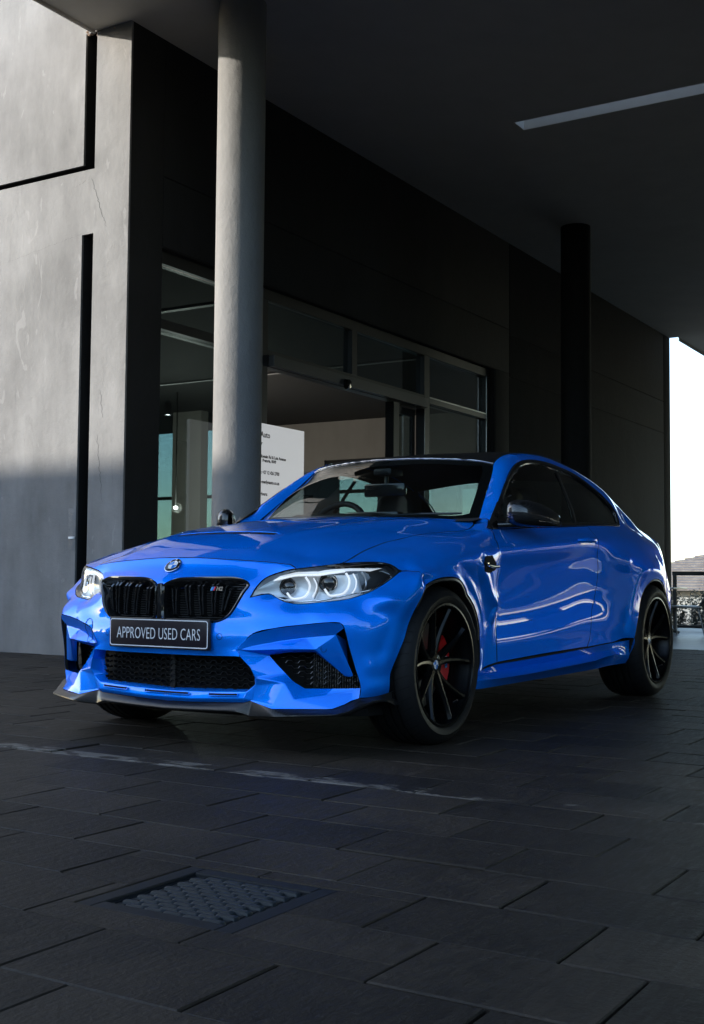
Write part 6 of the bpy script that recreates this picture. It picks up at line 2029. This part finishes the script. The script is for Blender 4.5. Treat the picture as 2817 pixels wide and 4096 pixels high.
# ------------------------------------------------------------------ wheels
def wheel(x, y, z, Rt, wt, Rr, name, master=None, side=1):
    if master is not None:
        w = copy_of(master, CAR, (x, y, z), (0, 0, 0 if side > 0 else math.pi))
        for ch_ in master.children:
            c = copy_of(ch_, w)
            for g_ in ch_.children: copy_of(g_, c)
        return w
    w = empty('wheel', (x, y, z), 0, CAR)
    hw = wt / 2
    # tyre with bulged wall and three grooves
    prof = [(Rr - .004, hw - .012), (Rr + .002, hw - .003), (Rr + .012, hw + .003), (Rr + .03, hw + .006), (Rt - .042, hw + .004), (Rt - .024, hw - .005), (Rt - .011, hw - .020), (Rt - .003, hw - .038), (Rt, hw - .055)]
    tread = []
    gv_ = [-.058, -.020, .020, .058]
    yv = hw - .05
    for gy in reversed(gv_):
        tread += [(Rt + .0005, gy + .0065), (Rt - .007, gy + .005), (Rt - .007, gy - .005), (Rt + .0005, gy - .0065)]
    prof = prof + tread + [(r_, -h_) for r_, h_ in reversed(prof)]
    ty = MB().lathe(prof, 96, 'Y').build('tyre', M['rubber'], w, 30); fix_normals(ty)
    # sipes on the shoulders
    sp_ = MB()
    for k in range(44):
        a = 2 * math.pi * k / 44
        for sg in (1, -1):
            rows_ = []
            for da in (-.006, .006):
                rows_.append([( (Rt + .0012 - dr) * math.cos(a + da + off), sg * yy, (Rt + .0012 - dr) * math.sin(a + da + off)) for yy, dr, off in ((.062, -.001, 0), (hw - .038, .002, .03), (hw - .020, .0095, .05), (hw - .006, .022, .06))])
            sp_.strip(rows_)
    o = sp_.build('tread_sipe', M['matt_black'], ty); tag(o, kind='stuff')
    # rim barrel and lip
    rim = MB().lathe([(Rr + .004, hw - .004), (Rr + .002, hw), (Rr - .006, hw + .001), (Rr - .012, hw - .004), (Rr - .014, hw - .022), (Rr - .024, hw - .05), (Rr - .030, 0), (Rr - .026, -hw + .03), (Rr, -hw + .01)], 96, 'Y').build('rim', M['rim'], w, 40); fix_normals(rim)
    # ten thin spokes in five Y pairs, dished
    hubf = hw - .052
    sk = MB(); n = 12
    rows_s = []
    for k in range(n):
        t = k / (n - 1)
        r_ = .030 + (Rr - .016 - .030) * t
        yf = hubf + .004 + (hw - .012 - hubf - .004) * t ** 1.6
        half = 1.5 * (.0125 - .0065 * t + .006 * max(0, .18 - t) * 5 + .006 * max(0, t - .85) * 5)
        dep = .034 - .012 * t
        a = R(5.5) + R(12.0) * min(1, t * 1.0) ** .85
        c_, s__ = math.cos(a), math.sin(a)
        def P(off, yy): return (r_ * c_ - off * s__, yy, r_ * s__ + off * c_)
        rows_s.append([P(-half * .75, yf - dep), P(-half, yf - .010), P(-half * .42, yf - .001), P(half * .25, yf), P(half, yf - .012), P(half * .75, yf - dep)])
    sk.strip(rows_s)
    s1 = sk.build('spoke', M['rim'], rim, 24); fix_normals(s1)
    skm = MB(); skm.strip([[(p[0], p[1], -p[2]) for p in r] for r in rows_s])
    s2 = skm.build('spoke', M['rim'], rim, 24); fix_normals(s2)
    a0 = R(90 - 0)
    for k in range(5):
        ry = -(a0 + 2 * math.pi * k / 5)
        for s0 in (s1, s2):
            if k == 0: s0.rotation_euler = (0, ry, 0)
            else: copy_of(s0, rim, None, (0, ry, 0))
    hb = MB().lathe([(.062, hubf - .04), (.060, hubf - .008), (.050, hubf + .002), (.036, hubf + .004), (.0345, hubf - .002), (.0, hubf - .002)], 40, 'Y').build('hub', M['rim'], rim, 40); fix_normals(hb)
    for k in range(5):
        a = a0 + 2 * math.pi * (k + .5) / 5
        q = MB().lathe([(.0095, -.006), (.0095, .004), (.006, .008), (0, .008)], 6, 'Y', org=(.050 * math.cos(a), hubf - .012, .050 * math.sin(a)))
        q.build('wheel_bolt', M['steel'], rim, 30)
    # brake disc and caliper
    dz = MB().lathe([(.075, -.012), (.19, -.012), (.192, -.02), (.19, -.03), (.08, -.03)], 64, 'Y').build('brake_disc', M['steel'], w, 40); fix_normals(dz)
    ca_ = MB(); rr0, rr1 = .118, .212
    rows_ = []
    for k in range(15):
        a = R(180 - 36 + 72 * k / 14)
        e = abs(k - 7) / 7
        ro = rr1 - .014 * e ** 2; ri_2 = rr0 + .008 * e ** 2
        c_, s__ = math.cos(a), math.sin(a)
        rows_.append([(ri_2 * c_, .0, ri_2 * s__), ((ri_2 + .006) * c_, .030, (ri_2 + .006) * s__), ((ro - .022) * c_, .036, (ro - .022) * s__), ((ro - .004) * c_, .022, (ro - .004) * s__), (ro * c_, -.05, ro * s__), (ri_2 * c_, -.055, ri_2 * s__)])
    ca_.strip(rows_)
    ca_.add(rows_[0], [tuple(range(6))]); ca_.add(rows_[-1], [tuple(range(5, -1, -1))])
    cl = ca_.build('brake_caliper', M['red'], w, 40); fix_normals(cl)
    # letter on the caliper, reading upwards
    Mc = Matrix(((0, 1, 0, -.170), (0, 0, 1, .0355), (1, 0, 0, .012), (0, 0, 0, 1)))
    Mc = Matrix(((0, -1, 0, -.148), (0, 0, 1, .0362), (1, 0, 0, .004), (0, 0, 0, 1)))
    text_mesh('caliper_letter', 'M', .030, M['plate_white'], cl, (0, 0, 0), Mc, .0006, 1.0)
    for k, mt in enumerate(('badge_light_blue', 'badge_blue', 'badge_red')):
        zb = -.022 + k * .008
        v = [(-.148, .0365, zb - .003), (-.148, .0365, zb + .005), (-.170, .0365, zb + .009), (-.170, .0365, zb + .001)]
        mobj('caliper_stripe', v, [(0, 1, 2, 3)], M[mt], cl)
    MB().tube([(-.21 * math.cos(.9), hw - .035, -.21 * math.sin(.9)), (-.195 * math.cos(.9), hw - .012, -.195 * math.sin(.9))], .004, 8).build('tyre_valve', M['chrome'], w, 40)
    Mx = Matrix(((-1, 0, 0, 0), (0, 0, 1, hubf + .0), (0, 1, 0, 0), (0, 0, 0, 1)))
    e = roundel('wheel_emblem', rim, Mx, .0335, False)
    return w
wm = wheel(0, .775, .327, .327, .245, .2525, 'wheel')
wheel(0, -.775, .327, .327, .245, .2525, 'wheel', wm, -1)
wr = wheel(-2.655, .776, .334, .334, .275, .2545, 'wheel')
wheel(-2.655, -.776, .334, .334, .275, .2545, 'wheel', wr, -1)
